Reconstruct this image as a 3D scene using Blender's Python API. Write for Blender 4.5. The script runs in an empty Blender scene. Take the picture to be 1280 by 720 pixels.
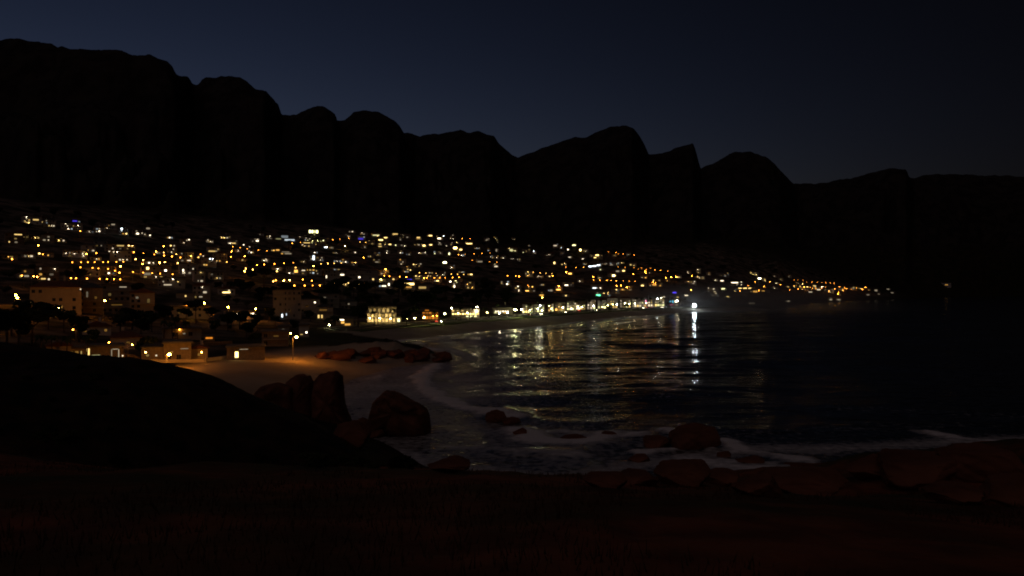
import bpy, math, random
import numpy as np
from mathutils import Vector, Matrix
rnd = random.Random(7)
S = bpy.context.scene
C = S.collection
PI = math.pi
F = 1000.0; U0 = 640.0; V0 = 362.0; EYE = 25.0        # pinhole used to read distances off the photograph

# ------------------------------------------------------------------ noise
_r = np.random.RandomState(3)
_P = _r.permutation(4096)
_G = _r.rand(4096) * 2 - 1
def vnoise(x, y):
    xi = np.floor(x).astype(np.int64); yi = np.floor(y).astype(np.int64)
    fx = x - xi; fy = y - yi
    fx = fx * fx * (3 - 2 * fx); fy = fy * fy * (3 - 2 * fy)
    def g(a, b): return _G[_P[(_P[a & 4095] + b) & 4095]]
    a = g(xi, yi); b = g(xi + 1, yi); c = g(xi, yi + 1); d = g(xi + 1, yi + 1)
    return (a * (1 - fx) + b * fx) * (1 - fy) + (c * (1 - fx) + d * fx) * fy
def fbm(x, y, o=4, gain=.5):
    s = 0; a = 1.0; f = 1.0
    for i in range(o):
        s = s + a * vnoise(x * f + 17.3 * i, y * f + 5.1 * i); a *= gain; f *= 2.03
    return s
def sstep(a, b, x):
    t = np.clip((x - a) / (b - a), 0, 1); return t * t * (3 - 2 * t)

# ------------------------------------------------------------------ coast line (plan, metres, sea level = 0)
COAST = np.array([(9000,-3000),(1500,-600),(500,-50),(250,90),(130,122),(83,128),(62,122),(49,117),(40,119),(30,112),(18,108),(6,104),
    (-4,110),(-10,110),(-16,122),(-21,132),(-28,140),(-33,158),(-38,180),(-42,205),(-41,225),(-38,245),(-36,258),(-29,264),(-23,275),(-22,286),
    (-27,304),(-30,320),(-40,332),(-49,342),(-58,360),(-60,379),(-55,394),(-47,406),(-38,428),(-27,463),(-15,484),(2,503),(18,540),(37,584),(58,632),(84,694),
    (112,745),(147,806),(175,850),(203,890),(240,925),(285,955),(330,1000),(360,1070),(386,1136),(430,1215),(474,1316),(545,1430),(625,1562),(740,1740),
    (885,1923),(1100,2200),(1350,2500),(2000,3125),(4000,5200),(9000,10500)], float)
def shore(x, y):
    """signed distance to the coast: positive on land"""
    shp = x.shape; x = x.ravel(); y = y.ravel()
    d = np.full(x.shape, 1e18); 
    for i in range(len(COAST) - 1):
        ax, ay = COAST[i]; bx, by = COAST[i + 1]
        ex, ey = bx - ax, by - ay
        t = np.clip(((x - ax) * ex + (y - ay) * ey) / (ex * ex + ey * ey), 0, 1)
        d = np.minimum(d, (x - ax - t * ex) ** 2 + (y - ay - t * ey) ** 2)
    d = np.sqrt(d)
    ins = np.zeros(x.shape, bool); n = len(COAST)
    for i in range(n):
        ax, ay = COAST[i]; bx, by = COAST[(i + 1) % n]
        if ay == by: continue
        c = (ay > y) != (by > y)
        ins ^= c & (x < (bx - ax) * (y - ay) / (by - ay) + ax)
    return np.where(ins, -d, d).reshape(shp)

# ------------------------------------------------------------------ mountain crest (photo column, row) and its distance
RIDGE = [(-700,70),(-300,30),(-100,44),(0,50),(10,48.5),(27,48.5),(35,51),(62,54),(72,59),(77,57),(88,62),(105,61),(130,62),(152,63),(165,69),(180,69),(187,67.5),(197,73),
    (210,77),(215,82),(219,91),(225,94),(235,95),(240,103),(247,106.5),(252,100),(258,97),(270,97),(277,94),(285,95),(300,97),(310,103),(315,107),(320,111),(333,113),
    (339,121),(348,130),(352,143),(360,144),(370,144),(378,139),(392,133),(403,133),(413,138),(419,143),(422,150),(430,150),(438,144),(442,140),(455,138),(472,140),
    (483,145),(493,151),(500,158),(505,166),(515,167.5),(525,170),(545,167),(560,166),(575,163),(588,166),(599,164),(608,168),(617,169),(625,180),(632,187),(640,194),
    (648,196),(665,190),(690,181),(710,173),(720,171),(732,172),(750,163),(765,158),(778,157),(792,160),(800,170),(806,180),(811,192),(820,193),(840,187),(866,178),
    (868,182),(874,204),(876,211),(885,206),(897,202),(912,193),(920,190),(940,190.5),(957,196),(970,206),(980,218),(992,229),(1000,230),(1030,228),(1065,223),(1100,213),
    (1115,211),(1133,211),(1137,222),(1145,222),(1155,219),(1185,217.5),(1220,219),(1280,220),(1400,224),(1560,250),(1800,300),(2100,340)]
RDIST = [(-700,1900),(0,2100),(219,1950),(243,2350),(330,2150),(354,2600),(417,2500),(426,2850),(500,2600),(520,3050),(612,2900),(644,3400),(790,3050),(812,3700),
    (866,3550),(878,4150),(975,3800),(998,4600),(1133,4400),(1142,5000),(1280,5000),(2100,5600)]
RU = np.array([p[0] for p in RIDGE], float); RV = np.array([p[1] for p in RIDGE], float)
DU = np.array([p[0] for p in RDIST], float); DD = np.array([p[1] for p in RDIST], float)

# ------------------------------------------------------------------ near ground: thin plate through surveyed spots
NEAR = np.array([(0,0,23.3),(0,12,21.6),(0,30,18.0),(-12,32,17.7),(-30,20,20.5),(-30,34,18.2),(12,30,17.4),(24,34,15.6),(40,20,19),(0,-60,30),(-80,-20,30),(80,-20,26),(-90,40,24),
    (-5,42,15.6),(8,42,14.2),(20,44,13.0),(0,60,9.0),(0,85,4.0),(-10,90,4),(20,62,8.2),(18,88,4),(40,92,4),(62,100,3.5),(90,98,5),(140,90,8),(60,50,15),
    (36,72,9.5),(44,74,10),(58,70,12.5),(26,55,9.0),(-18,55,9),
    (-60,75,20.2),(-48,75,19.6),(-43,75,18.0),(-34,75,17.5),(-29,75,16.1),(-25.5,75,14.5),(-18,75,11.6),(-14.5,75,8.8),(-9,72,7.5),(-85,80,20.5),
    (-60,110,14.5),(-36,105,10),(-24,115,4),(-40,138,5.5),(-28,128,3),(-70,150,7),(-110,150,11),(-140,100,20),(-60,50,19.0),(-35,50,15.5),(-20,45,14.6)], float)
def _tps():
    n = len(NEAR); X = NEAR[:, :2] / 50
    D = np.sqrt(((X[:, None] - X[None]) ** 2).sum(-1)) + 1e-9
    K = D * D * np.log(D) + np.eye(n) * .004
    A = np.zeros((n + 3, n + 3)); A[:n, :n] = K; A[:n, n] = 1; A[:n, n + 1:] = X; A[n, :n] = 1; A[n + 1:, :n] = X.T
    return np.linalg.solve(A, np.concatenate([NEAR[:, 2], [0, 0, 0]]))
_W = _tps()
def near_h(x, y):
    h = _W[len(NEAR)] + _W[len(NEAR) + 1] * x / 50 + _W[len(NEAR) + 2] * y / 50
    for i, (px, py, _) in enumerate(NEAR):
        d = np.sqrt((x - px) ** 2 + (y - py) ** 2) / 50 + 1e-9
        h = h + _W[i] * d * d * np.log(d)
    return h

def height(x, y, full=False):
    x = np.asarray(x, float); y = np.asarray(y, float)
    d = shore(x, y)
    r = np.hypot(x, y)
    # shore and town slope
    k = 1 + np.clip((x - 120) / 400, 0, 1) * 2.0 * sstep(700, 1300, y)
    e = np.maximum(d - 58, 0)
    h = 4 * sstep(0, 34, d) + 1.0 * sstep(34, 58, d) + k * (.10 * e + .00012 * np.minimum(e, 900) ** 2)
    h = np.where(h > 110, 110 + 70 * (1 - np.exp(-(h - 110) / 70)), h)
    h = h + sstep(70, 200, d) * (1.6 * fbm(x / 70, y / 70, 3) + .5 * fbm(x / 18, y / 18, 2))
    # rocky point beside the cove
    hd = np.exp(-(((x + 43) / 17) ** 2 + ((y - 300) / 27) ** 2))
    h = h + hd * 3.4 * sstep(0, 6, d) * (1 + .5 * fbm(x / 6, y / 6, 3))
    # mountains
    yy = np.maximum(y, 1.0)
    u = np.clip(U0 + F * x / yy, -700, 2100)
    R = np.interp(u, DU, DD); rv = np.interp(u, RU, RV) + 1.0 * fbm(u / 9, u / 31, 4)
    Zr = EYE + (V0 - rv) / F * R
    yb = R * np.interp(u, [0, 900, 1250, 1800], [.36, .36, .5, .6])
    q0 = np.clip((yy - yb) / (R - yb), 0, 1)
    gul = fbm(u / 75 + 2.2 * vnoise(x / 420, y / 420), yy / 520 + u / 300, 5) * 1.0 + .5 * fbm(x / 110, y / 110, 4)
    q = np.clip(q0 + .09 * gul * np.clip(4 * q0 * (1 - q0), 0, 1), 0, 1)
    prof = .62 * q ** 1.3 + .38 * sstep(.5, 1.0, q) ** 1.2
    sj = prof * 15 + .7 * fbm(x / 260, y / 260, 3); st = (np.floor(sj) + sstep(.25, .95, sj - np.floor(sj)) - (sj - prof * 15)) / 15
    prof = np.where(q0 < .995, prof + .65 * (st - prof) * sstep(.35, .55, q), prof)
    hm = Zr * prof + 9 * fbm(x / 38, y / 38, 4) * np.clip(5 * q0 * (1 - q0), 0, 1) * (q0 < .99)
    over = yy / R
    hm = np.where(over < 1, np.minimum(hm, np.maximum(EYE + (Zr - EYE) * over - 3 * (1 - q0), 0)), hm)
    hm = np.where(over > 1, np.where(over < 1.012, Zr * over, Zr * (1.012 - .35 * (over - 1.012))), hm)
    w = sstep(.15, .45, y / np.maximum(r, 1)) * sstep(30, 220, d)
    hm = hm * w
    a = np.maximum(h, hm); b = np.minimum(h, hm)
    h = a + 12 * np.exp(-(a - b) / 25) * sstep(20, 200, hm) * sstep(100, 300, d)
    # near ground
    nw = 1 - sstep(135, 215, np.hypot(x * .9, y))
    nh = near_h(x, y)
    amp = sstep(3, 40, r)
    nh = nh + amp * (.38 * fbm(x / 9, y / 9, 4) + .9 * np.abs(fbm(x / 16 + 9, y / 16, 3)) * sstep(45, 60, y)) + .05 * fbm(x / .9, y / .9, 3)
    nh = np.maximum(nh, .4) * sstep(-1, 9, d) 
    h = h * (1 - nw) + nh * nw
    sea = -np.minimum(.10 * np.maximum(-d, 0) + .15, 8)
    h = np.where(d > 0, np.maximum(h, 0.02 * d), sea)
    if full: return h, d, hm, nw, q
    return h

def ray(u, v, off=0.0, y0=165.0, y1=5200.0):
    """where the sight line through a photo point comes down to `off` metres above the ground"""
    ys = np.exp(np.linspace(math.log(y0), math.log(y1), 900))
    t = (u - U0) / F; s = (V0 - v) / F
    g = height(t * ys, ys) + off - (EYE + s * ys)
    k = np.argmax(g > 0)
    if g[k] <= 0: k = len(ys) - 1
    if k == 0: return Vector((t * ys[0], ys[0], float(g[0] + EYE + s * ys[0])))
    a = g[k - 1] / (g[k - 1] - g[k]); y = ys[k - 1] + (ys[k] - ys[k - 1]) * min(max(a, 0), 1)
    z = float(height(np.array([t * y]), np.array([y]))[0])
    return Vector((t * y, y, z))
def H(x, y): return float(height(np.array([x]), np.array([y]))[0])

# ------------------------------------------------------------------ materials
def mat(name, col, rough=.8, spec=.3, noise=0, nscale=3.0, bump=0, metallic=0):
    m = bpy.data.materials.new(name); m.use_nodes = True
    N = m.node_tree.nodes; L = m.node_tree.links; b = N['Principled BSDF']
    b.inputs['Roughness'].default_value = rough; b.inputs['Specular IOR Level'].default_value = spec
    b.inputs['Base Color'].default_value = (*col, 1); b.inputs['Metallic'].default_value = metallic
    if noise or bump:
        tc = N.new('ShaderNodeTexCoord'); nz = N.new('ShaderNodeTexNoise'); nz.inputs['Scale'].default_value = nscale
        nz.inputs['Detail'].default_value = 6; L.new(tc.outputs['Object'], nz.inputs['Vector'])
        if noise:
            rp = N.new('ShaderNodeValToRGB'); e = rp.color_ramp.elements
            e[0].position = .3; e[1].position = .7
            e[0].color = (*[c * (1 - noise) for c in col], 1); e[1].color = (*[min(1, c * (1 + noise)) for c in col], 1)
            L.new(nz.outputs[0], rp.inputs[0]); L.new(rp.outputs[0], b.inputs['Base Color'])
        if bump:
            bp = N.new('ShaderNodeBump'); bp.inputs['Strength'].default_value = bump; bp.inputs['Distance'].default_value = .3
            L.new(nz.outputs[0], bp.inputs['Height']); L.new(bp.outputs[0], b.inputs['Normal'])
    return m
COL = {'w': (1, .82, .54), 'c': (.80, .93, 1), 'y': (1, .66, .20), 'o': (1, .31, .028), 'g': (1, .95, .42), 'b': (.10, .06, 1), 'p': (1, .25, .45),
       't': (.15, .7, 1), 'G': (.15, 1, .45), 'r': (1, .06, .03), 'a': (1, .50, .09)}
_em = {}
def emat(c, s):
    k = (c, round(s, 2))
    if k not in _em:
        m = bpy.data.materials.new('lit_' + c); m.use_nodes = True
        N = m.node_tree.nodes; N.clear()
        e = N.new('ShaderNodeEmission'); e.inputs[0].default_value = (*COL[c], 1); e.inputs[1].default_value = s
        o = N.new('ShaderNodeOutputMaterial'); m.node_tree.links.new(e.outputs[0], o.inputs[0])
        _em[k] = m
    return _em[k]
WALLS = [mat('wall_white_plaster', (.62, .60, .56), .9, .2, .08, .6), mat('wall_grey_plaster', (.34, .34, .33), .9, .2, .1, .6),
         mat('wall_sand_plaster', (.48, .40, .30), .9, .2, .1, .6), mat('wall_stone', (.27, .23, .19), .9, .2, .25, 1.4),
         mat('wall_cream_plaster', (.58, .52, .42), .9, .2, .08, .6)]
WNAME = ['white', 'grey', 'sand-coloured', 'stone', 'cream']
M_ROOF = [mat('roof_concrete', (.16, .16, .16), .9, .2, .2, 1), mat('roof_tile', (.16, .07, .045), .8, .3, .3, 2.2), mat('roof_slate', (.07, .075, .08), .6, .4, .2, 2)]
M_GLASS = mat('dark_glass', (.02, .025, .03), .08, .5)
M_FRAME = mat('window_frame', (.25, .25, .25), .5)
M_METAL = mat('galvanised_metal', (.30, .30, .30), .5, .5, metallic=.6)
M_DARKM = mat('dark_metal', (.05, .05, .05), .5, .4)
M_BARK = mat('bark', (.10, .07, .05), .9, .2, .3, 4, .5)
M_LEAF = [mat('leaf_dark', (.030, .045, .018), .7, .2, .35, .5), mat('leaf_mid', (.045, .070, .022), .7, .2, .35, .5), mat('leaf_olive', (.055, .060, .025), .7, .2, .35, .5)]
M_ROCK = mat('granite', (.17, .068, .040), .9, .2, .55, .5, .9)
M_SHRUB = mat('shrub_leaf', (.035, .045, .018), .8, .2, .4, 1.5)
M_RAIL = mat('balcony_slab', (.50, .48, .45), .8, .2, .1, 1)

# ------------------------------------------------------------------ object helpers
class MB:
    def __init__(s): s.v = []; s.f = []; s.m = []; s.mats = []
    def mi(s, m):
        if m not in s.mats: s.mats.append(m)
        return s.mats.index(m)
    def quad(s, a, b, c, d, m):
        n = len(s.v); s.v += [a, b, c, d]; s.f.append((n, n + 1, n + 2, n + 3)); s.m.append(s.mi(m))
    def poly(s, pts, m):
        n = len(s.v); s.v += list(pts); s.f.append(tuple(range(n, n + len(pts)))); s.m.append(s.mi(m))
    def box(s, x0, x1, y0, y1, z0, z1, m):
        n = len(s.v)
        s.v += [(x0, y0, z0), (x1, y0, z0), (x1, y1, z0), (x0, y1, z0), (x0, y0, z1), (x1, y0, z1), (x1, y1, z1), (x0, y1, z1)]
        for f in ((0, 3, 2, 1), (4, 5, 6, 7), (0, 1, 5, 4), (1, 2, 6, 5), (2, 3, 7, 6), (3, 0, 4, 7)):
            s.f.append(tuple(n + i for i in f)); s.m.append(s.mi(m))
    def tube(s, p, q, r0, r1, m, k=7, cap=True):
        p = Vector(p); q = Vector(q); d = (q - p).normalized()
        a = d.orthogonal().normalized(); b = d.cross(a); n = len(s.v); i_ = s.mi(m)
        for c, r in ((p, r0), (q, r1)):
            for i in range(k):
                t = 2 * PI * i / k; s.v.append(tuple(c + a * (r * math.cos(t)) + b * (r * math.sin(t))))
        for i in range(k):
            j = (i + 1) % k; s.f.append((n + i, n + j, n + k + j, n + k + i)); s.m.append(i_)
        if cap: s.f.append(tuple(n + k + i for i in range(k))); s.m.append(i_); s.f.append(tuple(n + i for i in reversed(range(k)))); s.m.append(i_)
    def ball(s, c, r, m, k=8, h=5, sz=1.0):
        n = len(s.v); i_ = s.mi(m); c = Vector(c)
        s.v.append((c.x, c.y, c.z + r * sz))
        for a in range(1, h):
            ph = PI * a / h
            for b in range(k):
                th = 2 * PI * b / k
                s.v.append((c.x + r * math.sin(ph) * math.cos(th), c.y + r * math.sin(ph) * math.sin(th), c.z + r * sz * math.cos(ph)))
        s.v.append((c.x, c.y, c.z - r * sz)); e = len(s.v) - 1
        for b in range(k):
            j = (b + 1) % k
            s.f.append((n, n + 1 + b, n + 1 + j)); s.m.append(i_)
            for a in range(h - 2):
                o = n + 1 + a * k; s.f.append((o + b, o + k + b, o + k + j, o + j)); s.m.append(i_)
            o = n + 1 + (h - 2) * k; s.f.append((o + b, e, o + j)); s.m.append(i_)
    def mesh(s, name, smooth=False):
        me = bpy.data.meshes.new(name); me.from_pydata(s.v, [], s.f)
        for m in s.mats: me.materials.append(m)
        me.polygons.foreach_set('material_index', s.m)
        if smooth: me.polygons.foreach_set('use_smooth', [True] * len(s.f))
        me.update(); return me
    def build(s, name, parent=None, smooth=False): return link(name, s.mesh(name, smooth), parent)
def link(name, me, parent=None):
    o = bpy.data.objects.new(name, me); C.objects.link(o)
    if parent: o.parent = parent
    return o
def thing(name, loc=(0, 0, 0), rz=0, me=None):
    o = bpy.data.objects.new(name, me); C.objects.link(o); o.location = loc; o.rotation_euler = (0, 0, rz); return o
def tag(o, label=None, cat=None, group=None, kind=None):
    if label: o['label'] = label
    if cat: o['category'] = cat
    if group: o['group'] = group
    if kind: o['kind'] = kind
    return o
def copy_tree(o, parent=None):
    c = o.copy(); C.objects.link(c)
    if parent: c.parent = parent
    for ch in list(o.children): copy_tree(ch, c)
    return c
def grid_mesh(name, X, Y, Z, wrap=False):
    nr, na = X.shape
    me = bpy.data.meshes.new(name)
    v = np.stack([X, Y, Z], -1).reshape(-1, 3)
    j = np.arange(na if wrap else na - 1); i = np.arange(nr - 1)
    I, J = np.meshgrid(i, j, indexing='ij'); J2 = (J + 1) % na
    f = np.stack([I * na + J, I * na + J2, (I + 1) * na + J2, (I + 1) * na + J], -1).reshape(-1, 4)
    me.vertices.add(len(v)); me.vertices.foreach_set('co', v.ravel().astype(np.float32))
    me.loops.add(f.size); me.loops.foreach_set('vertex_index', f.ravel().astype(np.int32))
    me.polygons.add(len(f)); me.polygons.foreach_set('loop_start', (np.arange(len(f)) * 4).astype(np.int32))
    me.polygons.foreach_set('use_smooth', np.ones(len(f), bool))
    me.update(calc_edges=True); me.validate()
    return me
def attr(me, name, val):
    a = me.attributes.new(name, 'FLOAT', 'POINT'); a.data.foreach_set('value', np.asarray(val, np.float32).ravel())

#@@GROUND
# ------------------------------------------------------------------ ground sheet
az = np.concatenate([np.arange(-42, 42.01, .1), np.arange(45, 316, 4.0)]) * PI / 180
rr = np.concatenate([[.3], np.exp(np.linspace(math.log(1.2), math.log(60), 90)), np.exp(np.linspace(math.log(61), math.log(1400), 260))[0:], np.exp(np.linspace(math.log(1416), math.log(6400), 120)), [7200, 8200, 9300]])
RRg, AZ = np.meshgrid(rr, az, indexing='ij')
X = RRg * np.sin(AZ); Y = RRg * np.cos(AZ)
Z, Dg, HM, NW, Q = height(X, Y, True)
me = grid_mesh('ground', X, Y, Z, wrap=True)
wall_ = sstep(.5, .62, Q) * (HM > 150)
sand = sstep(-6, 1, Dg) * (1 - sstep(30, 38, Dg)) * ((Y > 395) & (X < 330) & (Y < 1000)) + sstep(-6, 1, Dg) * (1 - sstep(40, 52, Dg)) * ((Y > 150) & (Y < 290) & (X < -20))
attr(me, 'sand', np.clip(sand, 0, 1)); attr(me, 'cliff', wall_); attr(me, 'near', NW); attr(me, 'scrub', NW * sstep(44, 56, Y) * (1 - sstep(-14, 2, X))); attr(me, 'town', sstep(50, 70, Dg) * (1 - sstep(60, 150, HM)) * (1 - NW) * (Z < 150) * (Y > 150) * (1 - sstep(2100, 2500, Y)))
ground = link('ground', me); tag(ground, kind='structure')
m = bpy.data.materials.new('ground'); m.use_nodes = True
N = m.node_tree.nodes; L = m.node_tree.links; B = N['Principled BSDF']; B.inputs['Roughness'].default_value = .95; B.inputs['Specular IOR Level'].default_value = .15
def nnoise(scale, det=6, vec=None):
    n = N.new('ShaderNodeTexNoise'); n.inputs['Scale'].default_value = scale; n.inputs['Detail'].default_value = det
    L.new(vec or tc.outputs['Object'], n.inputs['Vector']); return n.outputs[0]
def mixc(f, a, b):
    x = N.new('ShaderNodeMix'); x.data_type = 'RGBA'
    for s_, val in ((0, f), (6, a), (7, b)):
        if isinstance(val, tuple): x.inputs[s_].default_value = (*val, 1)
        elif isinstance(val, float): x.inputs[s_].default_value = val
        else: L.new(val, x.inputs[s_])
    return x.outputs[2]
def ramp(f, p0, p1):
    x = N.new('ShaderNodeMapRange'); x.inputs[1].default_value = p0; x.inputs[2].default_value = p1; L.new(f, x.inputs[0]); return x.outputs[0]
def at(nm):
    a = N.new('ShaderNodeAttribute'); a.attribute_name = nm; return a.outputs['Fac']
tc = N.new('ShaderNodeTexCoord')
veg = mixc(ramp(nnoise(.05), .4, .6), (.018, .021, .011), (.040, .034, .019))
earth = mixc(ramp(nnoise(.6), .42, .6), (.13, .042, .023), (.24, .078, .038))
veg = mixc(at('near'), veg, mixc(ramp(nnoise(.12), .42, .62), earth, (.040, .040, .018)))
veg = mixc(at('scrub'), veg, mixc(ramp(nnoise(.5), .4, .6), (.012, .013, .007), (.040, .026, .015)))
tw_ = N.new('ShaderNodeMath'); tw_.operation = 'MULTIPLY'; L.new(at('town'), tw_.inputs[0]); L.new(ramp(nnoise(.045, 5), .40, .56), tw_.inputs[1])
veg = mixc(tw_.outputs[0], veg, mixc(ramp(nnoise(.11, 4), .42, .58), (.11, .085, .062), (.24, .195, .15)))
c1 = mixc(at('cliff'), veg, mixc(ramp(nnoise(.02), .4, .6), (.020, .018, .017), (.042, .037, .033)))
c2 = mixc(at('sand'), c1, mixc(ramp(nnoise(.08), .4, .6), (.36, .31, .24), (.44, .38, .30)))
L.new(c2, B.inputs['Base Color'])
bp = N.new('ShaderNodeBump'); bp.inputs['Strength'].default_value = .7; bp.inputs['Distance'].default_value = .25
L.new(nnoise(1.7), bp.inputs['Height']); L.new(bp.outputs[0], B.inputs['Normal'])
me.materials.append(m)

# ------------------------------------------------------------------ sea
az = np.concatenate([np.arange(-30, 42.01, .15), np.arange(45, 150, 4.0)]) * PI / 180
rr = np.concatenate([np.exp(np.linspace(math.log(40), math.log(1300), 420)), np.exp(np.linspace(math.log(1315), math.log(3000), 70)), np.exp(np.linspace(math.log(3080), math.log(9200), 24))])
RRg, AZ = np.meshgrid(rr, az, indexing='ij')
X = RRg * np.sin(AZ); Y = RRg * np.cos(AZ); D = -shore(X, Y)
far = 1 - sstep(500, 1100, RRg)
swell = .30 * fbm(X / 34 + Y / 60, Y / 11 - X / 40, 3) * sstep(0, 40, D) * far + (.55 * fbm(X / 95 + Y / 300, Y / 38 - X / 160, 2) + .22 * fbm(X / 40, Y / 17 + X / 90, 2)) * sstep(15, 90, D) * (1 - sstep(1500, 3000, RRg))
# breakers: lines at set distances off the shore, bent by noise, broken along their length
dn = D + 9 * fbm(X / 55, Y / 55, 3)
foam = np.zeros_like(D); br = np.zeros_like(D)
for c_, wd, cut, s_ in ((3, 4.5, -.9, 1.), (17, 3.2, -.15, .9), (37, 2.6, .10, .8), (66, 2.4, .38, .7)):
    ln = np.exp(-((dn - c_) / wd) ** 2) * np.where((Y > 330) & (X < 330), 1., .55 if c_ < 10 else .12); gate = sstep(cut, cut + .35, fbm(X / 26 + c_, Y / 40, 2))
    foam = np.maximum(foam, ln * gate * s_); br = br + (.5 if c_ > 10 else .1) * np.exp(-((dn - c_ - 2) / (wd + 1)) ** 2) * gate
far2 = 1 - sstep(900, 1300, RRg)
cove = 1.15 * np.exp(-(((X + 26) / 30) ** 2 + ((Y - 205) / 80) ** 2)) + np.exp(-(((X - 2) / 40) ** 2 + ((Y - 125) / 22) ** 2)) * .62 + .95 * np.exp(-(((X + 26) / 38) ** 2 + ((Y - 400) / 95) ** 2)) + .5 * np.exp(-(((X - 20) / 40) ** 2 + ((Y - 545) / 60) ** 2))
wash = np.clip(cove, 0, 1) * np.clip(.74 + .20 * fbm(X / 9, Y / 9, 4), 0, 1)
# the long crest in the cove and the two crests off the boulders
def crest(pts, w, s_):
    f = np.zeros_like(X)
    for (ax, ay), (bx, by) in zip(pts[:-1], pts[1:]):
        ex, ey = bx - ax, by - ay; t = np.clip(((X - ax) * ex + (Y - ay) * ey) / (ex * ex + ey * ey), 0, 1)
        dd = (np.hypot(X - ax - t * ex, Y - ay - t * ey) + 1.1 * fbm(X / 4, Y / 4, 4)) / 1.45
        f = np.maximum(f, np.exp(-(np.maximum(dd, 0) / w) ** 2) * s_)
    return f
def W0(u, v): y = EYE * F / (v - V0); return ((u - U0) / F * y, y)
cr = np.maximum.reduce([crest([W0(548, 456), W0(524, 472), W0(530, 484), W0(548, 498), W0(580, 510), W0(610, 515)], 2.2, 1.0),
    crest([W0(645, 537), W0(668, 550), W0(700, 553), W0(740, 551), W0(758, 545)], 2.6, 1.0), crest([W0(700, 540), W0(760, 548), W0(800, 545)], 2.0, .6), crest([W0(560, 560), W0(640, 565), W0(720, 572)], 2.0, .5), crest([W0(860, 575), W0(905, 585), W0(980, 588)], 2.2, .7), crest([W0(606, 518), W0(622, 514), W0(640, 520)], 2.0, .9),
    crest([W0(790, 545), W0(830, 540), W0(850, 548), W0(880, 560)], 1.0, .8), crest([W0(800, 567), W0(850, 562)], 1.0, .7), crest([W0(908, 553), W0(930, 566), W0(1000, 575)], 1.4, .75),
    crest([W0(905, 578), W0(960, 580)], 1.2, .6), crest([W0(1158, 541), W0(1200, 550), W0(1280, 556)], 1.3, .8), crest([W0(560, 436), W0(580, 444)], 3.0, .6), crest([W0(455, 476), W0(480, 470)], 2.0, .6)])
foam = np.clip(np.maximum.reduce([foam * far2, wash * .66, np.minimum(cr * 1.25, 1.25)]), 0, 1.25)
me = grid_mesh('sea', X, Y, swell + br * .8 * far + .5 * cr + 0.05)
attr(me, 'foam', foam)
sea = link('sea', me); tag(sea, kind='structure')
m = bpy.data.materials.new('sea_water'); m.use_nodes = True
N = m.node_tree.nodes; L = m.node_tree.links; B = N['Principled BSDF']
tc = N.new('ShaderNodeTexCoord')
fo = at('foam')
nb = nnoise(.8, 8)
mx = N.new('ShaderNodeMath'); mx.operation = 'MULTIPLY_ADD'; L.new(nb, mx.inputs[0]); mx.inputs[1].default_value = 1.1; mx.inputs[2].default_value = -.53
ad = N.new('ShaderNodeMath'); ad.operation = 'ADD'; L.new(mx.outputs[0], ad.inputs[0]); L.new(fo, ad.inputs[1])
ff = ramp(ad.outputs[0], .12, .95)
L.new(mixc(ff, (.006, .011, .016), (.84, .85, .86)), B.inputs['Base Color'])
rg = N.new('ShaderNodeMapRange'); L.new(ff, rg.inputs[0]); rg.inputs[3].default_value = .15; rg.inputs[4].default_value = .7; L.new(rg.outputs[0], B.inputs['Roughness'])
B.inputs['IOR'].default_value = 1.33; B.inputs['Specular IOR Level'].default_value = .4
mp = N.new('ShaderNodeMapping'); mp.inputs['Scale'].default_value = (.35, 1, 1); mp.inputs['Rotation'].default_value = (0, 0, .15); L.new(tc.outputs['Object'], mp.inputs['Vector'])
w1 = nnoise(.16, 3, mp.outputs[0]); w2 = nnoise(.75, 4, mp.outputs[0])
sm = N.new('ShaderNodeMath'); sm.operation = 'MULTIPLY_ADD'; L.new(w2, sm.inputs[0]); sm.inputs[1].default_value = .22; L.new(w1, sm.inputs[2])
bp = N.new('ShaderNodeBump'); bp.inputs['Strength'].default_value = 1; bp.inputs['Distance'].default_value = 1.1
L.new(sm.outputs[0], bp.inputs['Height']); L.new(bp.outputs[0], B.inputs['Normal'])
me.materials.append(m)
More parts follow.
